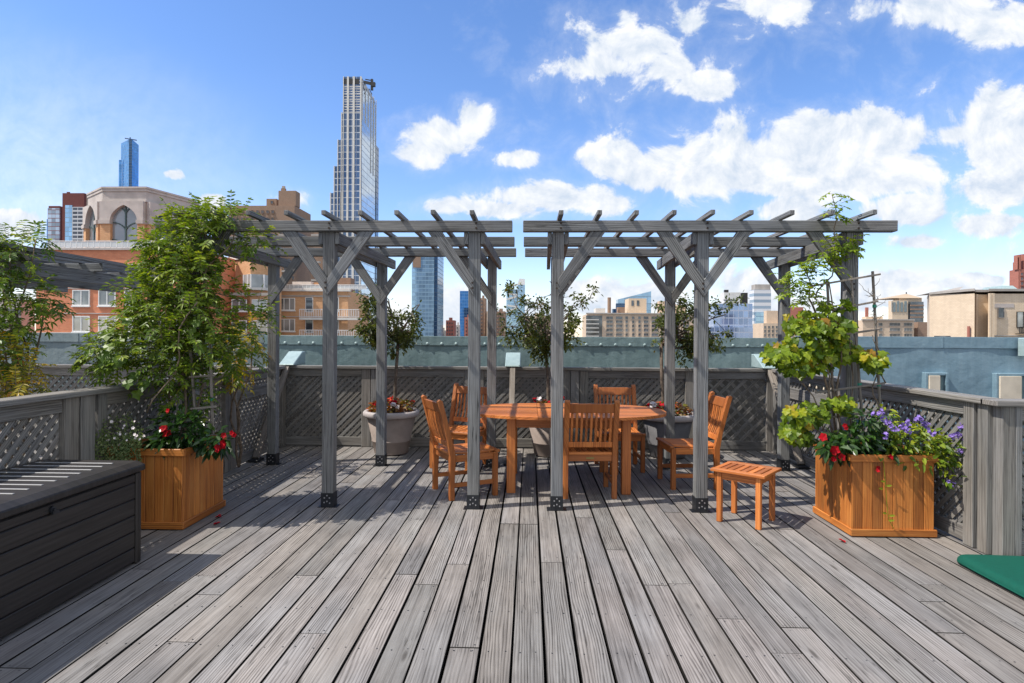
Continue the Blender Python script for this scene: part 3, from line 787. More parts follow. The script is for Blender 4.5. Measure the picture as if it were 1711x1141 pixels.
# 8, 9 blue towers
D = 600
t = building('glass_tower', 'blue glass tower seen between the left pergola posts', D, 705, 'skyscraper')
xa, xb_, xc = P(688, 500, D).x, P(725, 500, D).x, P(725, 500, D).x
m = MB(); m.fbx(xa, xb_, D, D+40, GZ, P(700, 420, D).z); m.build('shaft', M['cw_sky'], t)
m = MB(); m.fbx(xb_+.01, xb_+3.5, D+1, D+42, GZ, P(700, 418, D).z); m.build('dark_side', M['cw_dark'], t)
m = MB(); m.fbx(xa+1, xa+9, D-.6, D-.01, P(700, 447, D).z, P(700, 426, D).z); m.build('mechanical_floor', M['brick_brown'], t)
D = 800
t = building('glass_tower', 'plain blue glass slab left of a pergola post in the distance', D, 780, 'skyscraper')
mass(t, 'shaft', M['cw_blue'], D, 768, 793, 486, 40); mass(t, 'side_wing', M['cw_dark'], D-6, 775, 790, 514, 5)
def small(lb, D, a, b, top, mat, wn=None, name='apartment_building'):
    t = building(name, lb, D, (a+b)/2)
    mass(t, 'wall', M[mat], D, a, b, top, 25)
    w = (b-a)
    mass(t, 'rooftop_block', M[mat], D+4, a+w*.3, a+w*.65, top-4.5, 6, bottom=top+.1)
    nx = max(2, int(w/4.2)); ny = max(2, int((566-top)/6))
    windows(t, D, grid(a+.8, b-.8, top+2, top+2+ny*6, nx, ny), 2.3, 3.2, mat, 'pane_dark', (), True, .3, 100, True)
small('small red brown brick tower in the distance right of the blue glass tower', 450, 745, 762, 535, 'brick_crimson')
small('tiny pale block beside the blue glass tower in the distance', 650, 737, 746, 552, 'concrete')
small('pale slender block just left of the plain blue slab', 700, 762, 769, 543, 'stone')
small('pinkish brick block in front of the plain blue slab', 420, 776, 792, 530, 'brick_crimson')
small('tall brown block between the two middle pergola posts', 430, 802, 813, 498, 'brick_brown')
small('lower brown block between the two middle pergola posts', 425, 813, 832, 520, 'brick_tan')
small('grey brown block with balconies left of the middle tree', 420, 829, 846, 520, 'brick_brown')
small('pale block behind the crown of the middle small tree', 380, 880, 925, 528, 'brick_tan')
# 12 tower with a pointed white top
D = 1100
t = building('glass_tower', 'far glass tower with a slanted white tip above the middle small tree', D, 865, 'skyscraper')
xa, xb_ = P(865, 500, D).x, P(877, 500, D).x; z1 = P(870, 466, D).z; z0 = P(870, 476, D).z
m = MB(); m.fprism([(xa, D), (xb_, D), (xb_, D+20), (xa, D+20)], GZ, z0); m.build('shaft', M['cw_sky'], t)
m = MB(); m.prism([(xa, D, z0+.1), (xb_, D, z0+.1), (xb_, D, z1), (xa+3, D, z1+1), (xa, D, z0+4)], (0, 20, 0)); m.build('tip', M['white'], t)
m = MB(); xl = P(846, 500, D).x; z2 = P(850, 480, D).z
for k in range(5):
    za = z2-k*11; m.beam((xl+(k%2)*2, D+5, za), (xa-.1, D+5, za+6-(k%2)*9), 2.0, 3.2)
m.build('steel_deck', M['stone_white'], t)
m = MB(); m.fbx(xl, xa-.1, D+8, D+20, GZ, P(850, 483, D).z); m.build('lower_shaft', M['cw_sky'], t)

# 13 long tan apartment house
D = 200
t = building('apartment_building', 'long tan apartment house with rooftop boxes behind the right pergola', D, 1070)
mass(t, 'wall', M['brick_tan'], D, 973, 1180, 525, 18); slab(t, 'cornice', M['concrete'], D, 972, 1180, 522.5, 525.5, .5, .8)
for a, b, y, mat in ((1044, 1080, 498.5, 'brick_buff'), (1030, 1044, 513, 'brick_brown'), (1098, 1113, 503, 'brick_tan'), (1113, 1130, 508, 'brick_tan'), (1130, 1147, 510, 'brick_buff')): mass(t, 'rooftop_box', M[mat], D+5, a, b, y, 8, bottom=523)
mass(t, 'rooftop_shed', M['stone_white'], D+4, 992, 1011, 515, 6, bottom=523)
m = MB(); p = P(1018, 497, D+4); q = P(1018, 524, D+4); m.tube([(p.x, p.y, q.z), (p.x, p.y, p.z)], .6, 10); m.build('chimney', M['brick_brown'], t)
for x in (1057, 1066): slab(t, 'rooftop_window', M['pane_dark'], D+5, x-2, x+2, 502, 511, .1, .09)
rows = [531, 537.5, 544.5, 551.5, 559]
for x, w in ((1018.5, 11), (1034.5, 11), (1047, 4.2), (1058, 4.2), (1068.5, 4.2), (1079.5, 8), (1094, 11), (1107, 5), (1117, 5), (1130, 9), (1146, 10), (1162, 9)):
    windows(t, D, [(x, y) for y in rows], w, 4.6, 'concrete', 'pane_dark', (0,) if w > 6 else (), True, .12, 100, True)
slab(t, 'balcony_recess', M['pane_dark'], D, 977, 1006, 527, 566, .05, .04)
for k in range(6): slab(t, 'balcony', M['stone_white'], D, 976.5, 1000, 533.5+k*6.8, 535+k*6.8, 1.2, 1.1)
# 14 slanted blue glass
D = 350
t = building('glass_tower', 'blue glass tower with a slanted roofline behind the rooftop boxes', D, 1060, 'skyscraper')
a, b = P(1030, 500, D), P(1088, 486.5, D)
m = MB(); m.fprism([(a.x+1, D), (b.x, D), (b.x, D+8), (a.x+1, D+8)], GZ, a.z, ztops=[a.z, b.z, b.z, a.z]); m.build('shaft', M['cw_sky'], t)
m = MB(); m.fbx(a.x-.4, a.x+6, D-.5, D-.01, GZ, P(1030, 507, D).z); m.build('dark_bay', M['cw_dark'], t)
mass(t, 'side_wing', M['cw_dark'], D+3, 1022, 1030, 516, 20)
# 15 violet blue office
D = 300
t = building('office_building', 'blue glass office block with a pale rooftop box behind the rightmost small tree', D, 1220)
mass(t, 'wall', M['cw_office'], D, 1176, 1257, 507, 30); mass(t, 'podium', M['cw_office'], D-3, 1174, 1262, 547, 2.9)
mass(t, 'rooftop_box', M['stone_white'], D+5, 1203, 1237, 488.5, 14, bottom=507.1); mass(t, 'rooftop_box', M['dark_iron'], D+6, 1237, 1249, 489, 12, bottom=507.1); mass(t, 'vent', M['dark_iron'], D+8, 1209, 1217, 484, 4, bottom=488.6)
slab(t, 'louvre', M['roofgrey'], D+5, 1205, 1230, 500.5, 502, .1, .09)
# 16 white banded tower
D = 450
t = building('office_tower', 'white banded office tower behind the right pergola back post', D, 1270)
mass(t, 'wall', M['cw_bands'], D, 1252, 1288, 484, 30); mass(t, 'rooftop_block', M['concrete'], D+3, 1255, 1287, 475, 20, bottom=484.1); mass(t, 'lower_glass', M['cw_sky'], D-2, 1261, 1276, 522, 1.9)
# 17 small tan pair
D = 250
t = building('apartment_building', 'low tan block beside the white banded tower', D, 1285)
mass(t, 'wall', M['brick_tan'], D, 1258, 1345, 540, 20); mass(t, 'rooftop_box', M['brick_tan'], D+3, 1276, 1300, 519, 8, bottom=540.1); mass(t, 'rooftop_box', M['brick_crimson'], D+6, 1312, 1342, 513, 8, bottom=540.1)
windows(t, D, grid(1262, 1340, 543, 570, 12, 4), 3.2, 4, 'concrete', 'pane_dark', (), True, .12, 100, True)
# 18 long low brick house right
D = 150
t = building('apartment_building', 'long low brown brick house seen between the trellis and the big tan building', D, 1490)
mass(t, 'wall', M['brick_tan'], D, 1420, 1527, 535, 15); mass(t, 'wall', M['brick_brown'], D+.5, 1527, 1560, 538, 15); slab(t, 'cornice', M['concrete'], D, 1420, 1527, 533, 535.6, .4, .6)
for x, w in ((1447, 17), (1471, 6), (1495, 17), (1517, 13)): windows(t, D, [(x, y) for y in (542, 550.5, 560)], w, 5, 'concrete', 'pane_dark', (-.2, .2) if w > 10 else (), True, .12, 100, True)
windows(t, D+.5, [(1538, y) for y in (542, 551, 560)], 19, 5.5, 'concrete', 'pane_dark', (-.2, .2), True, .12, 100, True)
mass(t, 'rooftop_box', M['brick_buff'], D+4, 1440, 1475, 529, 5, bottom=533.1); mass(t, 'chimney', M['brick_crimson'], D+4, 1445, 1451, 513.5, 1, bottom=529.1)
D = 260
t = building('apartment_building', 'tan building with a low pyramid roof and a patterned screen wall on the right', D, 1508)
mass(t, 'wall', M['brick_buff'], D, 1484, 1517, 502, 16); m = MB(); p = P(1517, 503, D)
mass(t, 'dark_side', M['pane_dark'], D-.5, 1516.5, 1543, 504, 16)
for i in range(5): slab(t, 'screen_strip', M['copper_grey'], D, 1486+i*6.2, 1489.5+i*6.2, 503+(i%2)*2, 521, .3, .29)
for j in range(4): slab(t, 'side_band', M['brick_brown'], D-.5, 1517, 1543, 509+j*6.5, 511.5+j*6.5, .3, .29)
mass(t, 'attic', M['brick_buff'], D+2, 1492, 1540, 498, 12, bottom=504.1)
a, b, c_ = P(1490, 498, D+1), P(1542, 498, D+1), P(1514, 490.5, D+7)
m = MB(); q = [(a.x, D+1, a.z+.05), (b.x, D+1, a.z+.05), (b.x, D+15, a.z+.05), (a.x, D+15, a.z+.05), (c_.x, D+7, c_.z)]
m.add(q, [(0, 1, 4), (1, 2, 4), (2, 3, 4), (3, 0, 4), (3, 2, 1, 0)], [[(0, 0)]*3]*4+[[(0, 0)]*4]); m.build('roof', M['brick_buff'], t)
mass(t, 'finial', M['dark_iron'], D+6.5, 1513, 1515, 488, 1, bottom=491)
# 19 big tan building
D = 78
t = building('brick_building', 'large plain tan brick building with one small window at the right edge', D, 1630)
z = P(1640, 492, D).z
m = MB(); m.fprism([pl(1549, 92), pl(1553, 83), pl(1628, 76), pl(1629, 78), pl(1651, 78), pl(1652, 76.4), pl(1760, 76.4), pl(1760, 98), pl(1600, 98)], GZ, z, ztops=[z+.3]*2+[z]*7); m.build('wall', M['brick_buff'], t)
m = MB(); m.fprism([pl(1548.5, 92.2), pl(1552.6, 82.8), pl(1628.2, 75.7), pl(1629.2, 77.7), pl(1651, 77.7), pl(1652, 76.1), pl(1761, 76.1), pl(1761, 98), pl(1600, 98)], z+.31, z+.6); m.build('coping', M['concrete'], t)
a, b, c_ = pl(1552, 84), pl(1600, 80), pl(1578, 90)
m = MB(); m.prism([(a[0], a[1], z+.61), (b[0], b[1], z+.61), (c_[0]-2.2, c_[1]-7, z+1.45)], (2, 6, 0)); m.build('roof_gable', M['concrete'], t)
for px in (1630.5, 1652.8, 1657.5):
    p = P(px, 500, 76.0 if px > 1640 else 77.8); m = MB(); m.bx(p.x-.13, p.x+.13, p.y-.25, p.y-.01, GZ, z); m.build('downpipe', M['brick_buff'], t)
DW = 76.38
slab(t, 'pale_patch', M['stone'], DW, 1661, 1694, 507, 514, .03, .025)
windows(t, DW, [(1672.5, 522)], 9.5, 16, 'concrete', 'pane_dark', (), True, .1)
windows(t, DW, [(1704, 534)], 11, 26, 'dark_iron', 'pane', (), False, .12)
railing(t, DW, 1696, 1740, 546, 557, 16, 'dark_iron', None, .7); slab(t, 'balcony_slab', M['dark_iron'], DW, 1696, 1740, 557, 558.2, .8, .75)
slab(t, 'cornice', M['concrete'], DW, 1660, 1760, 560, 562, .2, .2)
m = MB(); p = P(1615.5, 545, 76.8); q = P(1615.5, 566, 76.8); m.tube([(p.x, p.y-.3, q.z), (p.x, p.y-.3, p.z)], .16, 8); m.build('standpipe', M['brick_crimson'], t)
for a_, b_ in ((1565, 1582), (1601, 1609)): 
    p = P(a_, 561, 80); q = P(b_, 566, 79); m = MB(); m.fbx(p.x, q.x, 77.2 if a_ > 1590 else 78.3, 80.5, q.z-2, p.z); m.build('low_window', M['pane_dark'], t)
t2 = building('roof_house', 'small roof house with a pale green copper roof on the right', 100, 1680)
x0, x1 = P(1656, 485, 103).x, P(1712, 485, 100).x; z0, z1 = P(1680, 494, 100).z, P(1680, 486, 100).z
m = MB(); m.fbx(x0, x1, 100, 107, GZ, z0); m.build('wall', M['brick_buff'], t2)
m = MB(); m.fprism([(x0, 99.5), (x1, 99.5), (x1, 107.5), (x0, 107.5)], z0+.01, z1); m.v = [(x, y, z) if z < z0+.1 else ((x0+x1)/2+(x-(x0+x1)/2)*.55, 103.5+(y-103.5)*.5, z+1.0) for x, y, z in m.v]; m.build('roof', M['copper_pale'], t2)
# 20 red stepped tower
D = 260
t = building('brick_tower', 'stepped crimson brick tower at the right edge of the skyline', D, 1710, 'tower')
mass(t, 'wall', M['brick_crimson'], D, 1686, 1760, 450, 25); mass(t, 'setback', M['brick_crimson'], D+2, 1691.5, 1756, 436.5, 20, bottom=450.1); mass(t, 'setback', M['brick_crimson'], D+4, 1696.5, 1752, 424.5, 15, bottom=436.6)
windows(t, D, grid(1688, 1758, 454, 494, 9, 5), 5, 5.6, 'brick_crimson', 'pane_dark', (0,), True, .2, 100, True)
for x in (1694, 1704, 1713): slab(t, 'pilaster', M['brick_crimson'], D, x-1.2, x+1.2, 426, 450, .2, 2)

# ------------------------------------------------------------------ ground, roof, deck
GZ = -40.0
m = MB(); m.add([(-4000, -3000, GZ), (4000, -3000, GZ), (4000, 6000, GZ), (-4000, 6000, GZ)], [(0, 1, 2, 3)], [[(0, 0), (1, 0), (1, 1), (0, 1)]])
tag(m.build('ground', M['ground']), kind='structure')
m = MB(); m.fbx(-12, 12, -8, 8.95, GZ, -.2)
tag(m.build('roof', M['roofgrey']), kind='structure')

m = MB()
pitch, gap = .153, .009
k0 = -48
while True:
    x0 = .0775+k0*pitch
    if x0 > 6.9: break
    if x0 > -3.6:
        y1 = 7.96 if x0 < 3.2 else 4.21
        y = -2.0-U(0, 2)
        jx = U(-.0015, .0015); gp_ = U(.009, .015) if -.9 < x0 < .6 else U(.0055, .0095)
        while y < y1:
            L = random.choice((2.44, 3.05, 3.66, 4.88))*U(.85, 1.0)
            e = min(y+L, y1)
            if y1-e < .5: e = y1
            dzz = U(-.0015, .0015); g2 = gp_
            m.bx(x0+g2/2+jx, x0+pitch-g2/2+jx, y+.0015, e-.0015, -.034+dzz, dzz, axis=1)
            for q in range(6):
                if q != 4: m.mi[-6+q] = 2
            if x0 > -2.7 and x0 < 3.6:
                yy = math.ceil(max(y, 2.3)/.405)*.405
                ends = [max(y+.025, 2.2), e-.025]
                while yy < min(e, 5.6): ends.append(yy); yy += .405
                for q in ends:
                    if 2.2 <= q < 5.6:
                        for s_ in (.035, pitch-.035):
                            nx, ny, rr = x0+s_+U(-.008, .008), q+U(-.01, .01), U(.0034, .0052)
                            m.add([(nx+rr*math.cos(a*PI/3), ny+rr*math.sin(a*PI/3), dzz+.0012) for a in range(6)], [tuple(range(6))], [[(0, 0)]*6], mi=1)
            y = e
    k0 += 1
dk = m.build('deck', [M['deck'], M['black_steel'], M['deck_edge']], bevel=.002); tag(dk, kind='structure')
m = MB()
x = -11.0
while x < -3.65:
    m.bx(x, x+.144, 0, 7.9, -.034, U(-.001, .001), axis=1); x += .153
tag(m.build('terrace_floor', M['deck']), kind='structure')

# ------------------------------------------------------------------ pergolas
def pergola(label, fx, bx_, bx0, bx1, raft, braces_f, braces_b):
    """fx / bx_: x of front / back posts; beams from bx0 to bx1"""
    cx = (bx0+bx1)/2
    t = thing('pergola', label, 'pergola', (cx, 6.0, 0), world=True, group='timber pergolas over the deck')
    FY, BY, W_ = 5.13, 6.77, .1
    def post(x, yf, top):
        m = MB(); m.bx(x-W_/2, x+W_/2, yf, yf+W_, .012, top)
        p = m.build('post', M['grey'], t, bevel=.004); ORG[p.name] = ORG[t.name]
        b = MB(); w = W_/2+.004
        b.bx(x-w, x+w, yf-.004, yf+.0, .004, .125); b.bx(x-w, x+w, yf+W_, yf+W_+.004, .004, .125)
        b.bx(x-w, x-W_/2, yf, yf+W_, .004, .125); b.bx(x+W_/2, x+w, yf, yf+W_, .004, .125)
        b.bx(x-w-.03, x+w+.03, yf-.004, yf+W_+.004, .0, .0035)
        for qx, qz in ((-.022, .085), (.022, .085), (0, .105), (0, .055), (-.024, .045), (.024, .04)):
            b.tube([(x+qx, yf-.004, qz), (x+qx, yf-.009, qz)], .0062, 6, mi=1)
        b.build('post_base', [M['black_steel'], M['bolt']], p)
        return p
    for x in fx: post(x, FY, 2.385)
    for x in bx_: post(x, BY, 2.385)
    # paired side beams on both sides of every post line
    for xf, xb in zip(fx, bx_):
        for s in (-1, 1):
            m = MB(); o = s*(W_/2+.022)
            m.beam((xf+o, FY+.004, 2.332), (xb+o, BY+.34, 2.332), .038, .102)
            m.build('side_beam', M['grey'], t, bevel=.003)
    for y0 in (FY-.05, 5.92, 6.70):
        m = MB(); m.bx(bx0+U(-.01, .01), bx1+U(-.01, .01), y0, y0+.085, 2.3855, 2.476)
        m.build('beam', M['grey'], t, bevel=.004)
    for x in raft:
        m = MB(); m.beam((x, 4.84+U(-.012, .012), 2.4955), (x+U(-.012, .012), 7.12+U(-.02, .02), 2.4955), .037, .038)
        m.build('rafter', M['grey'], t, bevel=.003)
    def brace(x, yf, s, back=False):
        y0 = yf-.0385 if not back else yf+W_+.0005
        zt = 2.385; xb_, xt = x, x+s*.385
        poly = [(x+s*.001, y0, 1.835), (x+s*.001, y0, 1.835+.145), (x+s*.275, y0, zt-.001), (x+s*.40, y0, zt-.001)]
        m = MB(); m.prism(poly, (0, .037, 0), grain=(s*.38, 0, .55))
        m.build('brace', M['grey'], t, bevel=.003)
    def bolts(x, y, parent_name, zs_):
        for zz in zs_:
            m = MB(); m.tube([(x, y, zz), (x, y-.006, zz)], .009, 8); m.build('bolt', M['rust'], t)
    for x in fx: bolts(x+.02, FY-.05, 'beam', (2.41, 2.452)); bolts(x-.012, FY-.0388, 'brace', (1.90, 1.945))
    for i, ss in zip(fx, braces_f):
        for s in ss: brace(i, FY, s)
    for i, ss in zip(bx_, braces_b):
        for s in ss: brace(i, BY, s)
    return t
pergola('grey timber pergola on the left, its left end buried in a leafy climbing vine', (-2.98, -1.744, -.479), (-2.953, -1.695, -.43), -3.25, -.155,
        (-2.93, -2.62, -2.32, -2.00, -1.69, -1.39, -1.09, -.79, -.474), ((1,), (-1, 1), (-1,)), ((1,), (-1, 1), (-1,)))
pergola('grey timber pergola on the right, over the oval table and stool', (.24, 1.47, 2.72), (.29, 1.585, 2.86), -.065, 3.065,
        (.25, .56, .857, 1.157, 1.46, 1.77, 2.096, 2.415, 2.735), ((1,), (-1, 1), (-1,)), ((1,), (-1, 1), (-1,)))

# the neighbouring terrace's lower pergola, seen beyond the left fence
t = thing('pergola', 'low dark pergola with battens on the neighbouring terrace beyond the left fence', 'pergola', (-5.2, 5, 0), world=True)
for x in (-4.42, -5.05, -5.75, -6.5):
    m = MB(); m.bx(x-.03, x+.03, 2.2, 7.25, 2.0, 2.12); m.build('beam', M['grey'], t, bevel=.003)
for y in (2.6, 3.4, 4.2, 5.02, 5.9, 6.8):
    m = MB(); m.bx(-6.8, -4.3, y, y+.045, 2.1205, 2.2); m.build('rafter', M['grey'], t, bevel=.003)
for x in (-4.34, -4.55, -4.76, -4.97, -5.18, -5.39, -5.6, -5.81, -6.02, -6.23, -6.44, -6.65):
    m = MB(); m.bx(x, x+.037, 2.1, 7.35, 2.2005, 2.24); m.build('batten', M['grey'], t)
for x, y in ((-4.42, 2.5), (-4.42, 6.9), (-6.5, 6.9), (-6.5, 2.5)):
    m = MB(); m.bx(x-.045, x+.045, y-.045, y+.045, 0, 1.9995); m.build('post', M['grey'], t, bevel=.004)

# ------------------------------------------------------------------ lattice fences
def clip(poly, a, b, c):
    """keep a*x+b*y<=c"""
    out = []
    for i in range(len(poly)):
        p, q = poly[i], poly[(i+1) % len(poly)]
        dp, dq = a*p[0]+b*p[1]-c, a*q[0]+b*q[1]-c
        if dp <= 0: out.append(p)
        if dp*dq < 0:
            k = dp/(dp-dq); out.append((p[0]+(q[0]-p[0])*k, p[1]+(q[1]-p[1])*k))
    return out
def lattice(m, p0, e, n, L, z0, z1, sp, w, flip=False):
    """diagonal slats in two layers in the vertical rectangle from p0 along e (length L)"""
    q = 1/math.sqrt(2)
    for layer, sg in enumerate(((1, -1) if not flip else (-1, 1))):
        c = -L-2
        while c < L+3:
            cc = c+U(-.002, .002)
            a, b = q, -sg*q
            poly = [(0, z0), (L, z0), (L, z1), (0, z1)]
            poly = clip(poly, a, b, cc+w/2)
            if len(poly) > 2: poly = clip(poly, -a, -b, -(cc-w/2))
            if len(poly) > 2:
                pts = [p0+e*x+V((0, 0, z))+n*(.0075*(1-2*layer)) for x, z in poly]
                m.prism(pts, n*(-.0068), grain=e+V((0, 0, sg)))
            c += sp
def fence(label, p0, p1, posts, panels, side, zc=1.08, wp=.14, pitch=(.063, .039), flip=False, gate=None, capw=.15, base=0.0):
    """run from p0 to p1 (plan); posts: distances of upright boards' centres; side: +1/-1 which way faces the deck"""
    p0 = V((*p0, 0)); p1 = V((*p1, 0)); e = (p1-p0).normalized(); L = (p1-p0).length
    n = V((0, 0, 1)).cross(e)*side
    t = thing('lattice_fence', label, 'fence', (p0+p1)/2, world=True)
    m = MB(); m.hexa(p0+e*L/2+V((0, 0, zc-.02)), e*L/2, n*capw/2, V((0, 0, .02))); m.build('cap_rail', M['fence'], t, bevel=.005)
    for a, b in panels:
        l = b-a-.002; c = p0+e*(a+b)/2
        pit = pitch if not isinstance(pitch, dict) else pitch.get((a, b), (.063, .039))
        fl = flip
        if (a, b) == gate:
            m = MB(); m.hexa(c+V((0, 0, zc-.085))+n*.012, e*l/2, n*.014, V((0, 0, .043))); m.hexa(c+V((0, 0, zc-.265))+n*.014, e*l/2, n*.02, V((0, 0, .065)))
            m.build('rail', M['fence'], t, bevel=.003)
            m = MB(); lattice(m, p0+e*a, e, n, l, base+.13, zc-.33, *pit, fl); lattice(m, p0+e*a, e, n, l, zc-.20, zc-.13, *pit, fl); m.build('lattice_panel', M['fence'], t)
        else:
            m = MB(); m.hexa(c+V((0, 0, zc-.0905))+n*.014, e*l/2, n*.017, V((0, 0, .05))); m.build('rail', M['fence'], t, bevel=.003)
            m = MB(); lattice(m, p0+e*a, e, n, l, base+.12, zc-.13, *pit, fl); m.build('lattice_panel', M['fence'], t)
        m = MB(); m.hexa(c+V((0, 0, base+.075))+n*.014, e*l/2, n*.017, V((0, 0, .055))); m.build('rail', M['fence'], t, bevel=.003)
    for d, w in posts:
        m = MB(); m.hexa(p0+e*d+V((0, 0, (zc-.041+base+.004)/2)), V((0, 0, (zc-.041-base-.004)/2)), e*w/2, n*.045); m.build('fence_post', M['fence'], t, bevel=.004)
    return t
def layout(L, ps):
    """posts [(centre,width)] -> panels between them"""
    ps = sorted(ps); out = []
    for (a, wa), (b, wb) in zip(ps, ps[1:]):
        if b-a-(wa+wb)/2 > .12: out.append((a+wa/2, b-wb/2))
    return out
# back fence  x -3.38..3.22 at y 7.95
bp = [(-3.33, .12), (-2.175, .118), (-2.05, .118), (-.80, .11), (-.66, .11), (.36, .11), (.475, .11), (.60, .11), (.722, .11), (2.10, .11), (2.24, .12), (3.16, .12)]
ps = [(x+3.4, w) for x, w in bp]; pn = layout(6.6, ps)
fence('long grey lattice fence across the back of the deck, below the copper parapet', (-3.4, 7.95), (3.22, 7.95), ps, pn, -1, pitch={pn[-1]: (.105, .040)})
# left fence, from near the camera to the back corner
lp = [(1.3, .12), (2.75, .12), (4.17, .14), (4.33, .14), (4.48, .1), (6.38, .12), (6.52, .12), (7.86, .1)]
ps = [(y-.9, w) for y, w in lp]; pn = layout(7, ps)
fence('shaded grey lattice fence along the left side of the deck behind the storage box', (-3.3, .9), (-3.3, 7.90), ps, pn, -1, gate=pn[-1])
rp = [(4.265, .09), (4.40, .1), (6.18, .1), (6.32, .12), (7.80, .1)]
ps = [(y-4.22, w) for y, w in rp]; pn = layout(4, ps)
fence('sunlit grey lattice fence along the right side of the deck behind the purple flowers', (3.2, 4.22), (3.2, 7.88), ps, pn, 1, flip=True, gate=pn[-1])
ps = [(.105, .085), (.172, .045), (2.6, .12), (4.0, .1)]
fence('grey lattice fence turning the corner beside the green cushion', (3.125, 4.17), (7.2, 4.17), ps, layout(4, ps), -1, flip=True)
ps = [(.1, .12), (1.9, .12), (3.62, .12), (3.76, .12), (5.5, .12)]
fence('distant lattice fence at the back of the neighbouring left terrace', (-9.1, 7.75), (-3.55, 7.75), ps, layout(5, ps), -1, pitch=(.075, .046))
m = MB(); m.bx(3.243, 3.251, 4.17, 4.25, .02, .10); 

# ------------------------------------------------------------------ copper parapets
def parapet(name, label, x0, x1, mat, rivets, band=.135, zt=1.48, y=8.7):
    t = thing(name, label, 'wall', ((x0+x1)/2, y, -.2), world=True)
    m = MB()
    # a sheet with slight dents: a fine grid for the front face
    nx = int((x1-x0)/.12); nz = 12
    vs = []; fs = []; uv = []
    for i in range(nx+1):
        for j in range(nz+1):
            xx = x0+(x1-x0)*i/nx; zz = -.2+(zt-band+.2)*j/nz
            dd = .005*math.sin(xx*3.1+zz*4)+.004*math.sin(xx*7.7-zz*6+1)+U(-.004, .004)
            vs.append((xx, y+dd, zz))
    for i in range(nx):
        for j in range(nz):
            a = i*(nz+1)+j; fs.append((a, a+nz+1, a+nz+2, a+1)); uv.append([(0, 0)]*4)
    m.add(vs, fs, uv)
    m.build('sheet', mat, t, smooth=True)
    m = MB(); m.bx(x0, x1, y+.03, y+.34, -.2, zt-.005); m.build('core', mat, t)
    if rivets:
        m = MB(); m.bx(x0, x1, y-.075, y-.03, -.19, 1.0); m.build('shade_backing', M['shade_sheet'], t)  # added dark sheet that paints the shade low on the parapet
    m = MB(); m.bx(x0, x1, y-.014, y+.36, zt-band, zt)
    for q in range(1, int((x1-x0)/1.9)):
        xx = x0+q*1.9; m.bx(xx-.012, xx+.012, y-.019, y-.0142, zt-band, zt)
    cp = m.build('coping', mat, t, bevel=.008)
    if rivets:
        m = MB(); xx = x0+.1
        while xx < x1:
            m.lathe([(.022, 0), (.02, .006), (.012, .012), (.0, .014)], n=8)
            n0 = len(m.v)-32
            for i in range(n0, n0+32):
                a, b, c = m.v[i]; m.v[i] = (xx+a, y-.014-c, zt-band+.025+b)
            xx += .21
        m.build('rivet', M['copper_pale'], cp)   # one row of rivets in one mesh
        ORG.pop(cp.name, None)
        cp.children[0].location = tuple(-c for c in ORG[t.name])
    return t
parapet('copper_parapet', 'long verdigris copper parapet with a riveted coping behind the back fence', -3.9, 3.95, M['copper'], True)
parapet('copper_parapet', 'smooth grey green parapet behind the left neighbouring terrace', -10.5, -3.903, M['copper_grey'], False, zt=1.5)
tp = parapet('copper_parapet', 'blue copper parapet with two notched openings behind the right fence', 3.953, 11.5, M['copper_blue'], False, .16, 1.51, 8.68)
for a, b, zt in ((1547, 1565, 627), (1664, 1700, 628)):
    x0, x1 = P(a, 640, 8.66).x, P(b, 640, 8.66).x; z1 = P(a, zt, 8.66).z; w = .04
    fr = MB(); fr.bx(x0-w, x0-.001, 8.60, 8.70, .3, z1+w); fr.bx(x1+.09, x1+.09+w, 8.60, 8.70, .3, z1+w); fr.bx(x0, x1+.089, 8.60, 8.70, z1+.001, z1+w)
    fr.build('opening_surround', M['copper_blue'], tp, bevel=.006)
    m = MB(); m.bx(x0, x1, 8.58, 8.70, .3, z1); m.build('opening_panel', M['cream'], tp, bevel=.004)
    m = MB(); m.bx(x1+.001, x1+.089, 8.64, 8.70, .3, z1); m.build('opening_reveal', M['copper'], tp)
m = MB(); a = P(1704, 563, 8.6); m.bx(a.x, a.x+.2, 8.5, 8.64, 1.24, 1.5); m.build('flashing', M['copper_pale'], tp, bevel=.01)

# braces that prop the parapet, each capped with a copper hood
def parapet_brace(label, x):
    t = thing('parapet_brace', label, 'brace', (x, 7.6, 0), world=True, group='timber props of the copper parapet')
    m = MB(); m.beam((x, 7.87, 1.075), (x, 6.96, .035), .07, .045); m.build('strut', M['stake'], t, bevel=.003)
    m = MB(); m.bx(x-.07, x+.07, 6.86, 7.04, .004, .03); m.build('foot', M['black_steel'], t, bevel=.003)
    m = MB(); w = .1
    m.prism([(x-w, 7.83, 1.084), (x-w, 8.25, 1.084), (x-w, 8.25, 1.262), (x-w, 8.15, 1.262), (x-w, 7.83, 1.10)], (2*w, 0, 0), grain=(0, 1, 0)); m.build('hood', M['copper_pale'], t, bevel=.008)
parapet_brace('copper hooded parapet prop in the left back corner of the deck', -3.22)
parapet_brace('copper hooded parapet prop standing behind the oval table', -.22)
parapet_brace('copper hooded parapet prop in the right back corner, partly behind the grape vine', 3.12)

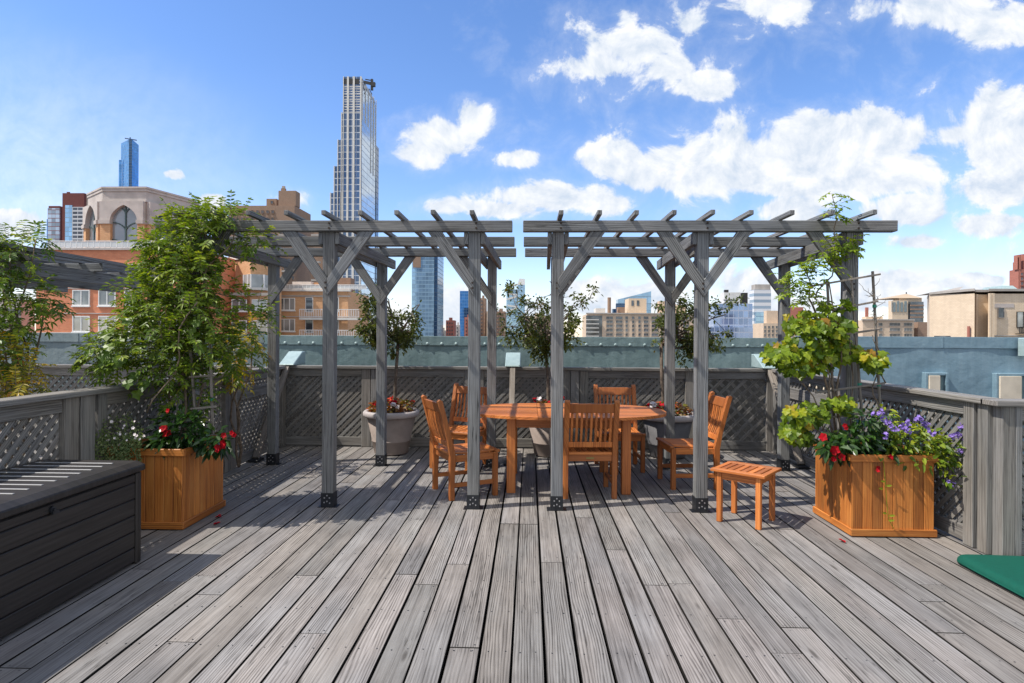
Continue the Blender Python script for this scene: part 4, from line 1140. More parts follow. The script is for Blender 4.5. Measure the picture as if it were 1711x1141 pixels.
# ------------------------------------------------------------------ teak furniture
def make_chair(label, loc, rz):
    t = thing('dining_chair', label, 'chair', loc, rz, 'teak chairs around the oval table')
    w, lg = .225, .023
    def yb(z): return -.215-(max(0, z-.42)/.5)**1.15*.125       # raked back
    for s in (-1, 1):
        m = MB(); m.bx(s*w-lg, s*w+lg, .195, .24, 0, .405); m.build('leg', M['teak'], t, bevel=.004)
        zs = [0, .2, .4, .55, .7, .83, .905]
        front = [(s*w-lg, yb(z)+.024+(.012 if .3 < z < .5 else 0), z) for z in zs]
        back = [(s*w-lg, yb(z)-.024, z) for z in reversed(zs)]
        m = MB(); m.prism(front+[(s*w-lg, yb(.92), .922)]+back, (2*lg, 0, 0), grain=(0, 0, 1)); m.build('leg', M['teak'], t, bevel=.004)
        m = MB(); m.bx(s*w-.011, s*w+.011, -.191, .195, .115, .155); m.build('stretcher', M['teak'], t, bevel=.003)
    m = MB()
    m.bx(-w+lg, w-lg, .21, .232, .345, .405); m.bx(-w+lg, w-lg, -.225, -.203, .345, .405)
    for s in (-1, 1): m.bx(s*w-.011, s*w+.011, -.19, .195, .345, .405)
    m.build('apron', M['teak'], t, bevel=.003)
    m = MB(); nsl = 8
    m.bx(-w-.025, w+.025, .215, .255, .4065, .43); m.bx(-w+lg+.002, w-lg-.002, -.235, -.195, .4065, .43)
    for i in range(nsl):
        x = -w+.03+(2*w-.06)*i/(nsl-1)
        ys = [-.193, -.05, .1, .213]; dz_ = [0, -.011, -.009, 0]
        m.prism([(x-.021, y, .432+d) for y, d in zip(ys, dz_)]+[(x-.021, y, .415+d) for y, d in zip(ys[::-1], dz_[::-1])], (.042, 0, 0), grain=(0, 1, 0))
    m.build('seat', M['teak'], t, bevel=.003)
    m = MB()
    def rail(z0, z1, th):
        m.prism([(-w+lg, yb(z0)+th, z0), (-w+lg, yb(z1)+th, z1), (-w+lg, yb(z1)-th, z1), (-w+lg, yb(z0)-th, z0)], (2*(w-lg), 0, 0))
    rail(.80, .885, .013); rail(.475, .525, .012)
    for i in range(9):
        x = -w+lg+.025+(2*(w-lg)-.05)*i/8
        zs = [.525, .6, .7, .80]; cv = [0, -.012, -.012, 0]
        m.prism([(x-.011, yb(z)+.006+c, z) for z, c in zip(zs, cv)]+[(x-.011, yb(z)-.006+c, z) for z, c in zip(zs[::-1], cv[::-1])], (.022, 0, 0), grain=(0, 0, 1))
    m.build('backrest', M['teak'], t, bevel=.003)
    return t
proto = None
def chair(label, x, y, ang):
    """ang: heading of the seat's front, degrees from +x"""
    global proto
    rz = rad(ang-90)
    if proto is None:
        proto = make_chair(label, (x, y, 0), rz); return proto
    c = copy_tree(proto); c.location = (x, y, 0); c.rotation_euler = (0, 0, rz); c['label'] = label
    return c
chair('teak chair at the left end of the oval table, seen from its side', -.615, 5.70, 28)
c = chair('teak chair in front of the table with its slatted back to the viewer', .55, 5.745, 93)
m = MB(); m.bx(-.035, .035, -.2275, -.2253, .366, .384); m.build('plaque', M['brass'], c)
chair('teak chair at the right end of the table beside the small stool', 1.61, 6.13, 184)
chair('teak chair behind the left part of the table, turned to the viewer', -.80, 6.83, 248)
chair('teak chair behind the right part of the table, facing the viewer', 1.02, 6.83, 271)

def ring(cx, cy, a, b, n=96, p=2.35):
    return [(cx+a*math.copysign(abs(math.cos(2*PI*i/n))**(2/p), math.cos(2*PI*i/n)), cy+b*math.copysign(abs(math.sin(2*PI*i/n))**(2/p), math.sin(2*PI*i/n))) for i in range(n)]
t = thing('dining_table', 'oval teak dining table under the right pergola', 'table', (.375, 6.12, 0), world=True)
m = MB(); el = ring(.375, 6.12, 1.0, .60)
npl = 9
for xa, xb in ((-2, .08), (.0835, .66), (.6635, 3)):
    for i in range(npl):
        a = 6.12-.60+1.2*i/npl; b = 6.12-.60+1.2*(i+1)/npl-.003
        poly = clip(clip(clip(clip(el, 0, 1, b), 0, -1, -a), 1, 0, xb), -1, 0, -xa)
        if len(poly) > 2: m.prism([(x, y, .715) for x, y in poly], (0, 0, .027), grain=(1, 0, 0))
m.build('table_top', M['teak'], t, bevel=.0015)
for x in (-.17, .92):
    for y in (5.715, 6.52):
        m = MB(); m.bx(x-.042, x+.042, y-.042, y+.042, 0, .7145); m.build('leg', M['teak'], t, bevel=.005)
m = MB()
for y in (5.715, 6.52): m.bx(-.128, .878, y-.013, y+.013, .62, .7145)
for x in (-.17, .92): m.bx(x-.013, x+.013, 5.757, 6.478, .62, .7145)
m.build('apron', M['teak'], t, bevel=.003)

sa = math.atan2(-.223, .269)
t = thing('stool', 'small slatted teak stool standing alone beside the right pergola post', 'stool', (1.767, 4.926, 0), sa)
for i in (-1, 1):
    for j in (-1, 1):
        m = MB(); m.bx(i*.155-.02, i*.155+.02, j*.155-.02, j*.155+.02, 0, .405); m.build('leg', M['teak'], t, bevel=.004)
m = MB()
for i in (-1, 1):
    m.bx(i*.155-.01, i*.155+.01, -.135, .135, .345, .405); m.bx(-.135, .135, i*.155-.01, i*.155+.01, .345, .405)
m.build('apron', M['teak'], t, bevel=.003)
m = MB()
for s in (-1, 1): m.bx(s*.155-.05 if s > 0 else -.215, .215 if s > 0 else -.155+.05, -.2, .2, .4065, .43)
m2 = MB()
for s in (-1, 1): m2.bx(-.215, .215, s*.172-.03, s*.172+.03, .4065, .43)
for i in range(8):
    x = -.19+.38*i/7; m2.bx(x-.0215, x+.0215, -.140, .140, .4065, .4285)
m2.build('seat', M['teak'], t, bevel=.003)

# ------------------------------------------------------------------ planters and pots
def planter(label, x0, x1, y0, y1, h=.62):
    t = thing('wooden_planter', label, 'planter', ((x0+x1)/2, (y0+y1)/2, 0), world=True)
    m = MB(); e = .015; n = 8
    for i in range(n):
        a = x0+e+(x1-x0-2*e)*i/n; b = x0+e+(x1-x0-2*e)*(i+1)/n-.0025
        m.bx(a, b, y0+e, y0+e+.018, .03, h-.02); m.bx(a, b, y1-e-.018, y1-e, .03, h-.02)
        a = y0+e+.019+(y1-y0-2*e-.038)*i/n; b = y0+e+.019+(y1-y0-2*e-.038)*(i+1)/n-.0025
        m.bx(x0+e, x0+e+.018, a, b, .03, h-.02); m.bx(x1-e-.018, x1-e, a, b, .03, h-.02)
    m.build('side_boards', M['cedar'], t, bevel=.003)
    for z0, z1, nm, k in ((.008, .062, 'base_trim', 0), (h-.055, h, 'rim', .004)):
        m = MB()
        m.bx(x0-k, x1+k, y0-k, y0+e-.001, z0, z1); m.bx(x0-k, x1+k, y1-e+.001, y1+k, z0, z1)
        m.bx(x0-k, x0+e-.001, y0+e, y1-e, z0, z1); m.bx(x1-e+.001, x1+k, y0+e, y1-e, z0, z1)
        m.build(nm, M['cedar'], t, bevel=.004)
    m = MB(); m.bx(x0+.036, x1-.036, y0+.036, y1-.036, h-.2, h-.06); m.build('soil', M['soil'], t)
    return t
planter('square cedar planter beside the black storage box, holding the tall leafy vine', -3.235, -2.622, 4.47, 5.11)
planter('square cedar planter by the right fence, overflowing with red and purple flowers', 2.415, 3.05, 4.555, 5.17)

def pot(label, x, y, mb, mr, s=1.):
    t = thing('flower_pot', label, 'flower pot', (x, y, 0), 0, 'round pots along the back fence')
    m = MB(); k = s
    m.lathe([(.0, .012), (.205*k, .012), (.21*k, .02), (.236*k, .16), (.243*k, .165), (.243*k, .178), (.239*k, .183), (.305*k, .475), (.30*k, .478), (.285*k, .47), (.27*k, .40), (.0, .40)], n=48)
    m.build('pot_body', mb, t, smooth=True)
    m = MB(); m.lathe([(.302*k, .468), (.335*k, .472), (.352*k, .49), (.352*k, .525), (.335*k, .545), (.305*k, .545), (.290*k, .53), (.286*k, .475), (.302*k, .468)], n=48)
    m.build('rim', mr, t, smooth=True)
    m = MB(); m.lathe([(.288*k, .485), (.2*k, .5), (0, .505)], n=24); m.build('soil', M['soil'], t, smooth=True)
    return t
POTS = [(-1.74, 7.52), (.27, 7.52), (1.72, 7.50)]
pot('taupe round pot under the leftmost small tree, with red begonias', *POTS[0], M['pot'], M['pot_rim'])
pot('taupe round pot half hidden behind the oval table', *POTS[1], M['pot'], M['pot_rim'], .98)
pot('dark round pot with a pale rim behind the right end of the table', *POTS[2], M['pot_dark'], M['pot_rim'])

# ------------------------------------------------------------------ plants
def tree(label, base, top, crown, seed, nleaf, spread, lean=0):
    """small crape myrtle: base point, trunk top, crown = (centre, rx, ry, rz)"""
    random.seed(seed)
    t = thing('small_tree', label, 'tree', base, world=True, group='small potted trees along the back fence')
    b = V(base); tp = V(top); c, rx, ry, rz = crown; c = V(c)
    tr = MB(); cr = MB()
    mid = b.lerp(tp, .5)+V((U(-.02, .02), U(-.02, .02), 0))
    tr.tube([b, b.lerp(mid, .5)+V((.008, 0, 0)), mid, tp], [.026, .022, .02, .021], 9)
    keep = []
    def inside(k0, k1):
        v = rv()*U(k0, k1); return V((c.x+v.x*rx, c.y+v.y*ry, c.z+v.z*rz))
    def limb(p, q, r0, r1, sag, n=4):
        o = rv()*(q-p).length*.1; pts = [p.lerp(q, i/n)+o*math.sin(PI*i/n)+V((0, 0, sag))*math.sin(PI*i/n) for i in range(n+1)]
        tr.tube(pts, [r0+(r1-r0)*i/n for i in range(n+1)], 5, cap=False); return pts
    for i in range(13):
        q = inside(.45, .75); q.z = max(q.z, tp.z+.03)
        l1 = limb(V(tp), q, .013, .007, -.03, 5)
        for j in range(5):
            s_ = l1[random.choice((2, 3, 4, 5))]; best = min((inside(.6, 1.05) for _ in range(5)), key=lambda z: (z-s_).length)
            l2 = limb(V(s_), best, .005, .003, .01)
            for k in range(3):
                s2 = l2[random.choice((2, 3, 4))]; e2 = s2+(best-s_).normalized()*U(.04, .12)+rv()*U(.04, .10)
                l3 = limb(V(s2), e2, .0028, .0015, 0, 3); keep.append((e2, (e2-s2).normalized()))
                if k == 0: keep.append((best, (best-s_).normalized()))
    tr.build('trunk', M['bark'], t, smooth=True)
    keep = [(q, d) for q, d in keep if V(((q.x-c.x)/rx, (q.y-c.y)/ry, (q.z-c.z)/rz)).length > U(.3, .7)]
    random.shuffle(keep); keep = keep[:int(len(keep)*.8)]
    per = max(4, nleaf//max(1, len(keep)))
    for q, d in keep:
        cl = R()*.5
        nk = int(per*random.choice((.4, .8, 1, 1.5, 1.9)))
        for i in range(nk):
            o = rv()*abs(random.gauss(0, .042)); ld = (o.normalized()+d*.4+rv()*.5)
            cr.leaf(q+o, ld, V((0, 0, 1))+rv()*.8, U(.034, .058), U(.024, .036), .3, .2, rnd=min(1, max(0, cl+U(0, .5))))
    cr.build('crown', M['leaf_tree'], t)
    return t
tree('leftmost small tree in a pot, its crown between two pergola posts', (-1.72, 7.52, .49), (-1.66, 7.52, 1.42), ((-1.70, 7.5, 1.74), .54, .48, .40), 11, 3000, 1.15)
tree('middle small tree with a wide open crown of bare branches behind the table', (.23, 7.52, .49), (.20, 7.5, 1.38), ((.19, 7.5, 1.79), .58, .5, .56), 23, 3000, 1.1)
tree('rightmost small tree leaning right behind a pergola post', (1.66, 7.5, .49), (1.64, 7.52, 1.40), ((2.10, 7.5, 1.66), .56, .45, .38), 35, 2700, 1.1)

random.seed(99)
def flower(m, p, nrm, r, n=5, mi=0):
    nrm = V(nrm).normalized(); a = nrm.cross(V((.2, .3, .9))).normalized(); b = nrm.cross(a); o = U(0, 6)
    for i in range(n):
        an = o+2*PI*i/n; d = a*math.cos(an)+b*math.sin(an)+nrm*.25
        m.leaf(V(p), d, nrm, r, r*1.05, .2, 0, mi=mi)
def begonia(label, x, y, z, seed, col):
    random.seed(seed)
    t = thing('begonia_plant', label, 'flowers', (x, y, z), world=True, group='begonias in the round pots')
    m = MB()
    for i in range(230):
        a = U(0, 2*PI); r_ = math.sqrt(R())*.27; p = V((x+r_*math.cos(a), y+r_*math.sin(a), z+U(.02, .19)*(1.15-r_*2.2)))
        m.leaf(p, V((math.cos(a), math.sin(a), U(-.1, .6)))+rv()*.5, V((0, 0, 1))+rv()*.5, U(.05, .08), U(.045, .065), .25, .3)
    m.build('foliage', M['leaf_begonia'], t)
    for i in range(13):
        a = U(0, 2*PI); r_ = math.sqrt(R())*.26; m = MB(); p = V((x+r_*math.cos(a), y+r_*math.sin(a), z+U(.09, .19)))
        for q in range(3): flower(m, p+rv()*.018, V((0, -.5, 1))+rv()*.6, U(.026, .04), 5)
        m.build('flower', M[col if i % 4 else 'white_petal'] if i % 3 else M['red'], t)
begonia('red and orange begonias in the left pot under a small tree', -1.74, 7.52, .505, 5, 'red_orange')
begonia('red begonias in the pot behind the table', .27, 7.52, .505, 6, 'red')
begonia('bronze leaved begonias in the dark pot at the right end of the table', 1.72, 7.50, .505, 8, 'red')

def in_blob(px, py, rx, ry, y, dy):
    """random point in an ellipsoid given by its outline in the photograph and its distance"""
    while True:
        a, b, c = U(-1, 1), U(-1, 1), U(-1, 1)
        if a*a+b*b+c*c < 1: break
    return P(px+a*rx, py+b*ry, y+c*dy), V((a, c, -b))
def spray(m, st, p, d, L, pairs, ll, lw, base):
    """pinnate leaf on a thin stalk"""
    d = V(d).normalized(); p = V(p); pts = [p]; q = V(p)
    for i in range(pairs):
        d = (d+V((0, 0, -.10))).normalized(); q = q+d*L/pairs; pts.append(V(q))
    up = V((0, 0, 1))-d*d.z
    if up.length < .1: up = V((0, -1, 0))
    up.normalize(); sd = d.cross(up).normalized()
    for i, q in enumerate(pts[1:]):
        for s in (-1, 1):
            m.leaf(q, sd*s+d*.55+rv()*.22, up+rv()*.3, ll*U(.8, 1.15), lw*U(.85, 1.15), .22, .22, rnd=min(1, max(0, base+U(-.18, .18))))
    m.leaf(pts[-1], d, up+rv()*.3, ll, lw, .2, .3, rnd=min(1, base+.15))
    if st is not None: st.tube(pts, .0016, 3, cap=False)

def twist(p0, p1, n, amp, r0, r1, m, k=6):
    pts = []; a = V(p0); b = V(p1); o = [U(0, 6) for _ in range(4)]
    for i in range(n+1):
        t_ = i/n; w = amp*math.sin(t_*PI)
        pts.append(a.lerp(b, t_)+V((w*math.sin(o[0]+t_*7), w*math.cos(o[1]+t_*6), w*.4*math.sin(o[2]+t_*5))))
    m.tube(pts, [r0+(r1-r0)*i/n for i in range(n+1)], k)
    return pts

# big climbing vine on the left
random.seed(41)
t = thing('climbing_vine', 'tall wisteria vine rising from the left cedar planter and over the pergola end', 'vine', (-2.9, 4.82, .55), world=True)
st = MB(); fo = MB()
LV = [(322, 405, 58, 46, 5.0, .32, 1.2), (300, 458, 66, 48, 4.9, .36, 1.5), (288, 515, 72, 46, 4.85, .38, 1.5), (245, 560, 74, 40, 4.8, .36, 1.1), (330, 565, 58, 46, 4.85, .36, 1.1),
      (185, 592, 44, 30, 4.75, .26, .6), (282, 612, 58, 34, 4.85, .3, .7), (365, 362, 60, 20, 5.1, .26, .45), (425, 400, 30, 26, 5.2, .2, .22), (415, 525, 36, 34, 5.0, .26, .4), (395, 590, 36, 28, 5.0, .26, .28),
      (268, 412, 32, 32, 4.9, .26, .4), (330, 358, 40, 18, 5.05, .26, .35), (310, 655, 40, 26, 4.9, .26, .3), (220, 490, 16, 20, 4.8, .2, .12), (335, 480, 54, 44, 5.2, .2, .5)]
for px, py, rx, ry, y, dy_, dens_ in LV:
    for i in range(int(185*dens_)):
        p, o = in_blob(px, py, rx, ry, y, dy_)
        d = V((o.x*.8, o.y*.5-.15, o.z*.5+.1))+rv()*.7
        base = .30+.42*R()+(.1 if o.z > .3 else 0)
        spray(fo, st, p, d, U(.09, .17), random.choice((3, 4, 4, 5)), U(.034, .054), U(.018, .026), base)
random.seed(12)
for px, py, n_ in ((330, 550, 5), (200, 550, 5), (165, 585, 4), (230, 640, 5), (190, 605, 4), (345, 560, 3)):
    for i in range(n_):
        p, o = in_blob(px, py, 34, 26, 4.55, .12)
        fo.lobed(p, V((U(-.6, .6), -.5, -.6)), V((U(-.3, .3), -1, .7)), U(.07, .11), rnd=U(.1, .6))
fo.build('foliage', M['leaf_vine'], t)
stems = [((-2.85, 4.80, .55), P(318, 560, 4.85)), ((-2.80, 4.85, .55), P(350, 520, 4.9)), ((-2.9, 4.78, .55), P(285, 500, 4.8)), ((-2.78, 4.75, .55), P(300, 440, 4.9)), ((-2.95, 4.9, .55), P(240, 580, 4.8))]
for a, b in stems: twist(a, b, 9, .06, .012, .006, st)
twist(P(245, 690, 4.5), P(330, 505, 4.5), 8, .05, .006, .005, st); twist(P(335, 500, 4.8), P(395, 365, 5.1), 8, .05, .008, .004, st)
twist(P(330, 480, 4.9), P(430, 520, 5.0), 8, .05, .006, .003, st); twist(P(300, 560, 4.8), P(150, 590, 4.7), 8, .05, .007, .003, st)
st.build('stem', M['vinebark'], t, smooth=True)
def trellis(label, stakes, rungs, y):
    t = thing('trellis', label, 'trellis', P(*stakes[0][0], y), world=True)
    for a, b in stakes:
        m = MB(); m.beam(P(*a, y), P(*b, y), .017, .017, up=(0, 1, 0)); m.build('stake', M['stake'], t, bevel=.002)
    for a, b in rungs:
        m = MB(); p, q = P(*a, y-.0175), P(*b, y-.0175); m.beam(p, q, .016, .017, up=(0, 1, 0)); m.build('rung', M['stake'], t, bevel=.002)
    ti = MB()
    for a, b in stakes[1:]:
        p = P(a[0]+(b[0]-a[0])*.35, a[1]+(b[1]-a[1])*.35, y); ti.tube([p-V((0, 0, .012)), p+V((0, 0, .012))], .017, 8)
        p = P(a[0]+(b[0]-a[0])*.8, a[1]+(b[1]-a[1])*.8, y); ti.tube([p-V((0, 0, .012)), p+V((0, 0, .012))], .016, 8)
    ti.build('plant_tie', M['green_tie'], t)
trellis('wooden ladder trellis standing in the left cedar planter under the vine', [((330, 735), (318, 585)), ((356, 725), (350, 560))], [((318, 683), (362, 679)), ((316, 630), (358, 627))], 4.72)
trellis('tall bleached stake trellis in the right planter, standing above the grape leaves', [((1396, 740), (1382, 466)), ((1444, 740), (1422, 461)), ((1474, 745), (1458, 453))],
        [((1350, 479), (1471, 458)), ((1385, 519), (1467, 503)), ((1378, 563), (1470, 550)), ((1362, 656), (1478, 640)), ((1388, 697), (1492, 684))], 4.98)

# plants in the left planter
def mandevilla(label, blobs, y, flowers, n, seed):
    random.seed(seed)
    t = thing('mandevilla_plant', label, 'flowers', P(blobs[0][0], blobs[0][1]+blobs[0][3], y), world=True)
    m = MB()
    for px, py, rx, ry, dens_ in blobs:
        for i in range(int(n*dens_)):
            p, o = in_blob(px, py, rx, ry, y, .14)
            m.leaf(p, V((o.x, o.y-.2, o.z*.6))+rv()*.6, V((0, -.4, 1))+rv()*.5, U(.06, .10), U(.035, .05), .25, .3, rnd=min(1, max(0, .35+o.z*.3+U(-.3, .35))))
    m.build('foliage', M['leaf_dark'], t)
    for px, py, r_ in flowers:
        m = MB(); p = P(px, py, y-.13)
        for q in range(2): flower(m, p+rv()*.015, V((U(-.5, .5), -1, .3))+rv()*.3, r_*U(.6, .8), 5)
        m.build('flower', M['red'], t)
mandevilla('red flowering plant with glossy leaves at the front of the left cedar planter', [(300, 715, 44, 34, 1), (355, 735, 30, 22, .6), (275, 740, 30, 14, .4)], 4.62,
           [(272, 716, .05), (276, 724, .045), (283, 688, .03), (371, 742, .05), (376, 730, .04), (388, 726, .03), (364, 748, .04)], 220, 3)
random.seed(17)
t = thing('flowering_herb', 'pale trailing herb with tiny white flowers at the left of the cedar planter', 'plant', P(205, 760, 4.45), world=True)
m = MB()
for i in range(110):
    p, o = in_blob(200, 735, 44, 34, 4.58, .18)
    q = V(p); d = V((U(-.4, .4), U(-.3, .1), 1))
    for k in range(7):
        m.leaf(q, rv()+V((0, 0, .3)), V((0, 0, 1))+rv(), U(.02, .034), U(.011, .016), .2, .2); q = q+d*.012+rv()*.008
for i in range(95):
    x0 = U(156, 236); p = P(x0, U(715, 757), 4.43+U(-.02, .015)); q = V(p)
    for k in range(12): 
        q = q+V((U(-.004, .004), -.002, -.0115)); m.leaf(q, rv()+V((0, 0, -.3)), V((0, -1, .4)), U(.016, .028), .012, .2, .2)
m.build('foliage', M['leaf_herb'], t)
m = MB()
for i in range(20):
    p, o = in_blob(205, 722, 46, 24, 4.5, .15); flower(m, p, V((U(-.4, .4), -1, .5)), U(.009, .015), 5)
f_ = m.build('blossom', M['white_petal'], t)

# right planter: grape vine, young wisteria, red and purple flowers
random.seed(77)
t = thing('grape_vine', 'yellow green broad leaved vine spilling from the right planter over the trellis', 'vine', (2.6, 4.9, .55), world=True)
m = MB(); st = MB()
GV = [(1360, 535, 50, 26, 4.95, .22, .5), (1408, 512, 16, 12, 5.0, .1, .12), (1365, 562, 56, 42, 4.95, .25, 1.1), (1308, 592, 30, 24, 4.9, .22, .5), (1345, 608, 42, 18, 4.95, .22, .45), (1402, 545, 24, 26, 4.98, .2, .35), (1460, 600, 22, 20, 4.85, .12, .36), (1395, 585, 32, 30, 5.0, .2, .45),
      (1350, 690, 40, 20, 4.80, .16, .55), (1332, 722, 26, 22, 4.78, .15, .38), (1400, 672, 30, 14, 4.85, .15, .25), (1430, 590, 14, 14, 4.95, .1, .12)]
for px, py, rx, ry, y, dy_, dn_ in GV:
    for i in range(int(150*dn_)):
        p, o = in_blob(px, py, rx, ry, y, dy_)
        d = V((o.x*.7+U(-.4, .4), -.35+o.y*.3, -.45+U(-.4, .4)))
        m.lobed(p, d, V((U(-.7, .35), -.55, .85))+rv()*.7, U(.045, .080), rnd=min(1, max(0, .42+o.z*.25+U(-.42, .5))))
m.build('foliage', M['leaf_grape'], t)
for a, b, r_ in (((1398, 745), (1365, 560), .008), ((1410, 745), (1395, 530), .009), ((1425, 745), (1420, 560), .007), ((1390, 740), (1310, 590), .006), ((1470, 700), (1462, 590), .006), ((1395, 740), (1335, 700), .005), ((1405, 740), (1385, 470), .008), ((1480, 640), (1458, 560), .005)):
    twist(P(*a, 4.93), P(*b, 4.95), 8, .035, r_, r_*.6, st)
for i in range(14):
    p = P(1462+U(-6, 6), U(470, 560), 4.97); twist(p, p+V((U(-.10, .12), U(-.05, .05), U(-.02, .12))), 4, .01, .0028, .0012, st, 4)
st.build('stem', M['vinebark'], t, smooth=True)
random.seed(78)
t = thing('young_wisteria', 'thin bright green wisteria shoot climbing past the top of the right pergola', 'vine', (2.55, 4.95, .55), world=True)
m = MB(); st = MB()
for px, py, rx, ry, y, dy_, n_ in ((1345, 452, 50, 16, 5.0, .15, 40), (1335, 478, 36, 22, 5.0, .12, 34), (1352, 495, 24, 14, 5.0, .1, 14), (1405, 412, 30, 22, 5.05, .1, 38), (1375, 435, 28, 16, 5.0, .1, 18), (1392, 342, 16, 26, 4.98, .06, 16), (1388, 362, 14, 8, 4.98, .06, 5), (1425, 405, 16, 10, 5.05, .1, 6), (1380, 505, 16, 10, 4.95, .1, 5)):
    for i in range(n_):
        p, o = in_blob(px, py, rx, ry, y, dy_)
        spray(m, st, p, V((o.x*.6+U(-.6, .6), -.3, .0))+rv()*.4, U(.06, .12), random.choice((2, 3, 4)), U(.034, .05), U(.018, .025), .35+.5*R())
m.build('foliage', M['leaf_bright'], t)
twist(P(1400, 745, 4.95), P(1362, 520, 4.98), 8, .03, .010, .008, st); twist(P(1362, 520, 4.98), P(1345, 452, 5.0), 6, .02, .008, .004, st)
twist(P(1362, 500, 4.98), P(1402, 425, 5.03), 6, .03, .007, .005, st); twist(P(1402, 425, 5.03), P(1390, 325, 4.98), 7, .02, .005, .0025, st)
st.build('stem', M['vinebark'], t, smooth=True)
mandevilla('dark leaved plant with bright red blooms at the front of the right planter', [(1430, 738, 50, 24, .9), (1400, 748, 34, 18, .5), (1480, 762, 30, 18, .5), (1452, 705, 24, 20, .35)], 4.68,
           [(1391, 751, .055), (1403, 766, .045), (1374, 732, .045), (1490, 762, .035), (1468, 784, .022), (1415, 712, .03), (1396, 768, .035)], 210, 21)
random.seed(31)
t = thing('purple_flowers', 'bushy plant with purple flower clusters leaning right out of the right planter', 'flowers', (2.85, 4.8, .58), world=True)
m = MB(); st = MB()
for px, py, rx, ry, y, n_ in ((1530, 742, 62, 30, 4.68, 330), (1590, 748, 42, 26, 4.62, 170), (1500, 728, 46, 24, 4.75, 160), (1560, 772, 54, 14, 4.60, 80), (1595, 795, 22, 28, 4.58, 34), (1478, 705, 22, 26, 4.78, 60)):
    for i in range(n_):
        p, o = in_blob(px, py, rx, ry, y, .17)
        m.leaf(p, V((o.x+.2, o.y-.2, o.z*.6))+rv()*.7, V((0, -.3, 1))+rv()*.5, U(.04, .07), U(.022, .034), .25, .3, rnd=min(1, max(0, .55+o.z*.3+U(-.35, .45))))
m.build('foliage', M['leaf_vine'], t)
for a, b in (((1500, 765), (1470, 690)), ((1520, 765), (1550, 700)), ((1540, 765), (1612, 720)), ((1560, 770), (1640, 772)), ((1545, 765), (1605, 735)), ((1520, 765), (1515, 710)), ((1575, 770), (1590, 805))):
    twist(P(*a, 4.72), P(*b, 4.66), 6, .02, .004, .002, st, 5)
st.build('stem', M['leaf_dark'], t)
for px, py in ((1485, 709), (1492, 716), (1478, 728), (1503, 716), (1510, 712), (1520, 706), (1518, 720), (1545, 708), (1550, 712), (1557, 723), (1592, 730), (1600, 728), (1607, 713), (1613, 724), (1616, 737), (1624, 742), (1606, 752), (1647, 772), (1589, 808), (1463, 692), (1471, 689), (1535, 700), (1477, 700)):
    f_ = MB(); p = P(px, py, 4.50+U(-.05, .04))
    for k in range(10): flower(f_, p+rv()*.02, V((0, -.7, .7))+rv()*.8, U(.011, .017), 5)
    f_.build('flower', M['purple'], t)
t = thing('tendril', 'single thin green tendril hanging down the front of the right planter', 'plant', P(1475, 800, 4.545), world=True)
m = MB(); pts = [P(x, y, 4.54) for x, y in ((1476, 770), (1478, 790), (1480, 815), (1482, 845), (1485, 868), (1494, 884))]
m.tube(pts, .0022, 5)
for x, y, s in ((1476, 817, -1), (1480, 812, 1), (1479, 805, -1), (1485, 862, 1), (1482, 858, -1), (1484, 870, 1)): m.leaf(P(x, y, 4.538), V((s, -.3, .3)), V((0, -1, .3)), .045, .02, .2, .1, rnd=.8)
m.build('stem', M['leaf_bright'], t)

# neighbour's terrace plants
def bush(name, label, blobs, mat, dens_, seed, cat='plant', kind='spray', L=(.042, .06), stem=None, y0=None):
    random.seed(seed)
    b = P(blobs[0][0], blobs[0][1], blobs[0][4])
    t = thing(name, label, cat, (b.x, b.y, 0), world=True)
    m = MB(); st = MB()
    for px, py, rx, ry, y, dy_, n_ in blobs:
        for i in range(int(n_*dens_)):
            p, o = in_blob(px, py, rx, ry, y, dy_)
            if kind == 'spray': spray(m, st, p, V((o.x*.7, o.y*.5-.1, o.z*.5))+rv()*.7, U(.09, .16), random.choice((3, 4, 5)), U(*L), L[0]*.5, .1+.75*R())
            else: m.leaf(p, V((o.x, o.y, o.z*.6+.2))+rv()*.7, V((0, 0, 1))+rv()*.6, U(*L), L[0]*.55, .25, .3)
        twist((b.x, b.y, .05), P(px, py, y), 7, .08, .014, .005, st)
    m.build('foliage', mat, t); st.build('stem', M['vinebark'], t, smooth=True)
bush('climbing_vine', 'shaded green vine over the low pergola at the far left edge', [(25, 520, 58, 62, 4.9, .35, 60), (10, 440, 42, 45, 4.9, .3, 40), (60, 400, 22, 16, 5.0, .2, 9), (20, 400, 34, 18, 4.9, .2, 16), (5, 600, 42, 52, 4.7, .3, 40), (75, 505, 32, 26, 4.9, .2, 16), (-60, 500, 70, 120, 4.6, .5, 90)], M['leaf_vine'], 1.9, 51, 'vine')
bush('maple_shrub', 'yellow and orange leaved shrub behind the left fence at the edge', [(12, 610, 48, 40, 4.5, .2, 40), (28, 640, 40, 20, 4.4, .2, 26), (8, 585, 26, 14, 4.5, .2, 12)], M['leaf_yellow'], 1.6, 52, 'shrub', L=(.035, .055))
bush('yellow_shrub', 'small yellow green shrub behind the left fence below the vine', [(400, 585, 40, 34, 6.4, .3, 50), (420, 560, 28, 22, 6.4, .3, 18), (390, 620, 30, 22, 6.2, .25, 20)], M['leaf_yellow'], 1.2, 53, 'shrub', L=(.045, .065))

# fallen petals
for k, (px, py, lb) in enumerate(((366, 865, 'red petal lying on the deck by the left cedar planter, the farther of two'), (364, 876, 'red petal lying on the deck by the left cedar planter, the nearer of two'), (1408, 906, 'red petal lying on the deck in front of the right planter'))):
    p = G(px, py); m = MB()
    for q in range(3): m.leaf(p+V((U(-.01, .01), U(-.01, .01), .006)), V((U(-1, 1), U(-1, 1), .1)), V((0, 0, 1)), .035, .03, .5, 0)
    tag(m.build('fallen_petal', M['red'], loc=tuple(p)), lb, 'petal', 'red petals fallen on the deck')

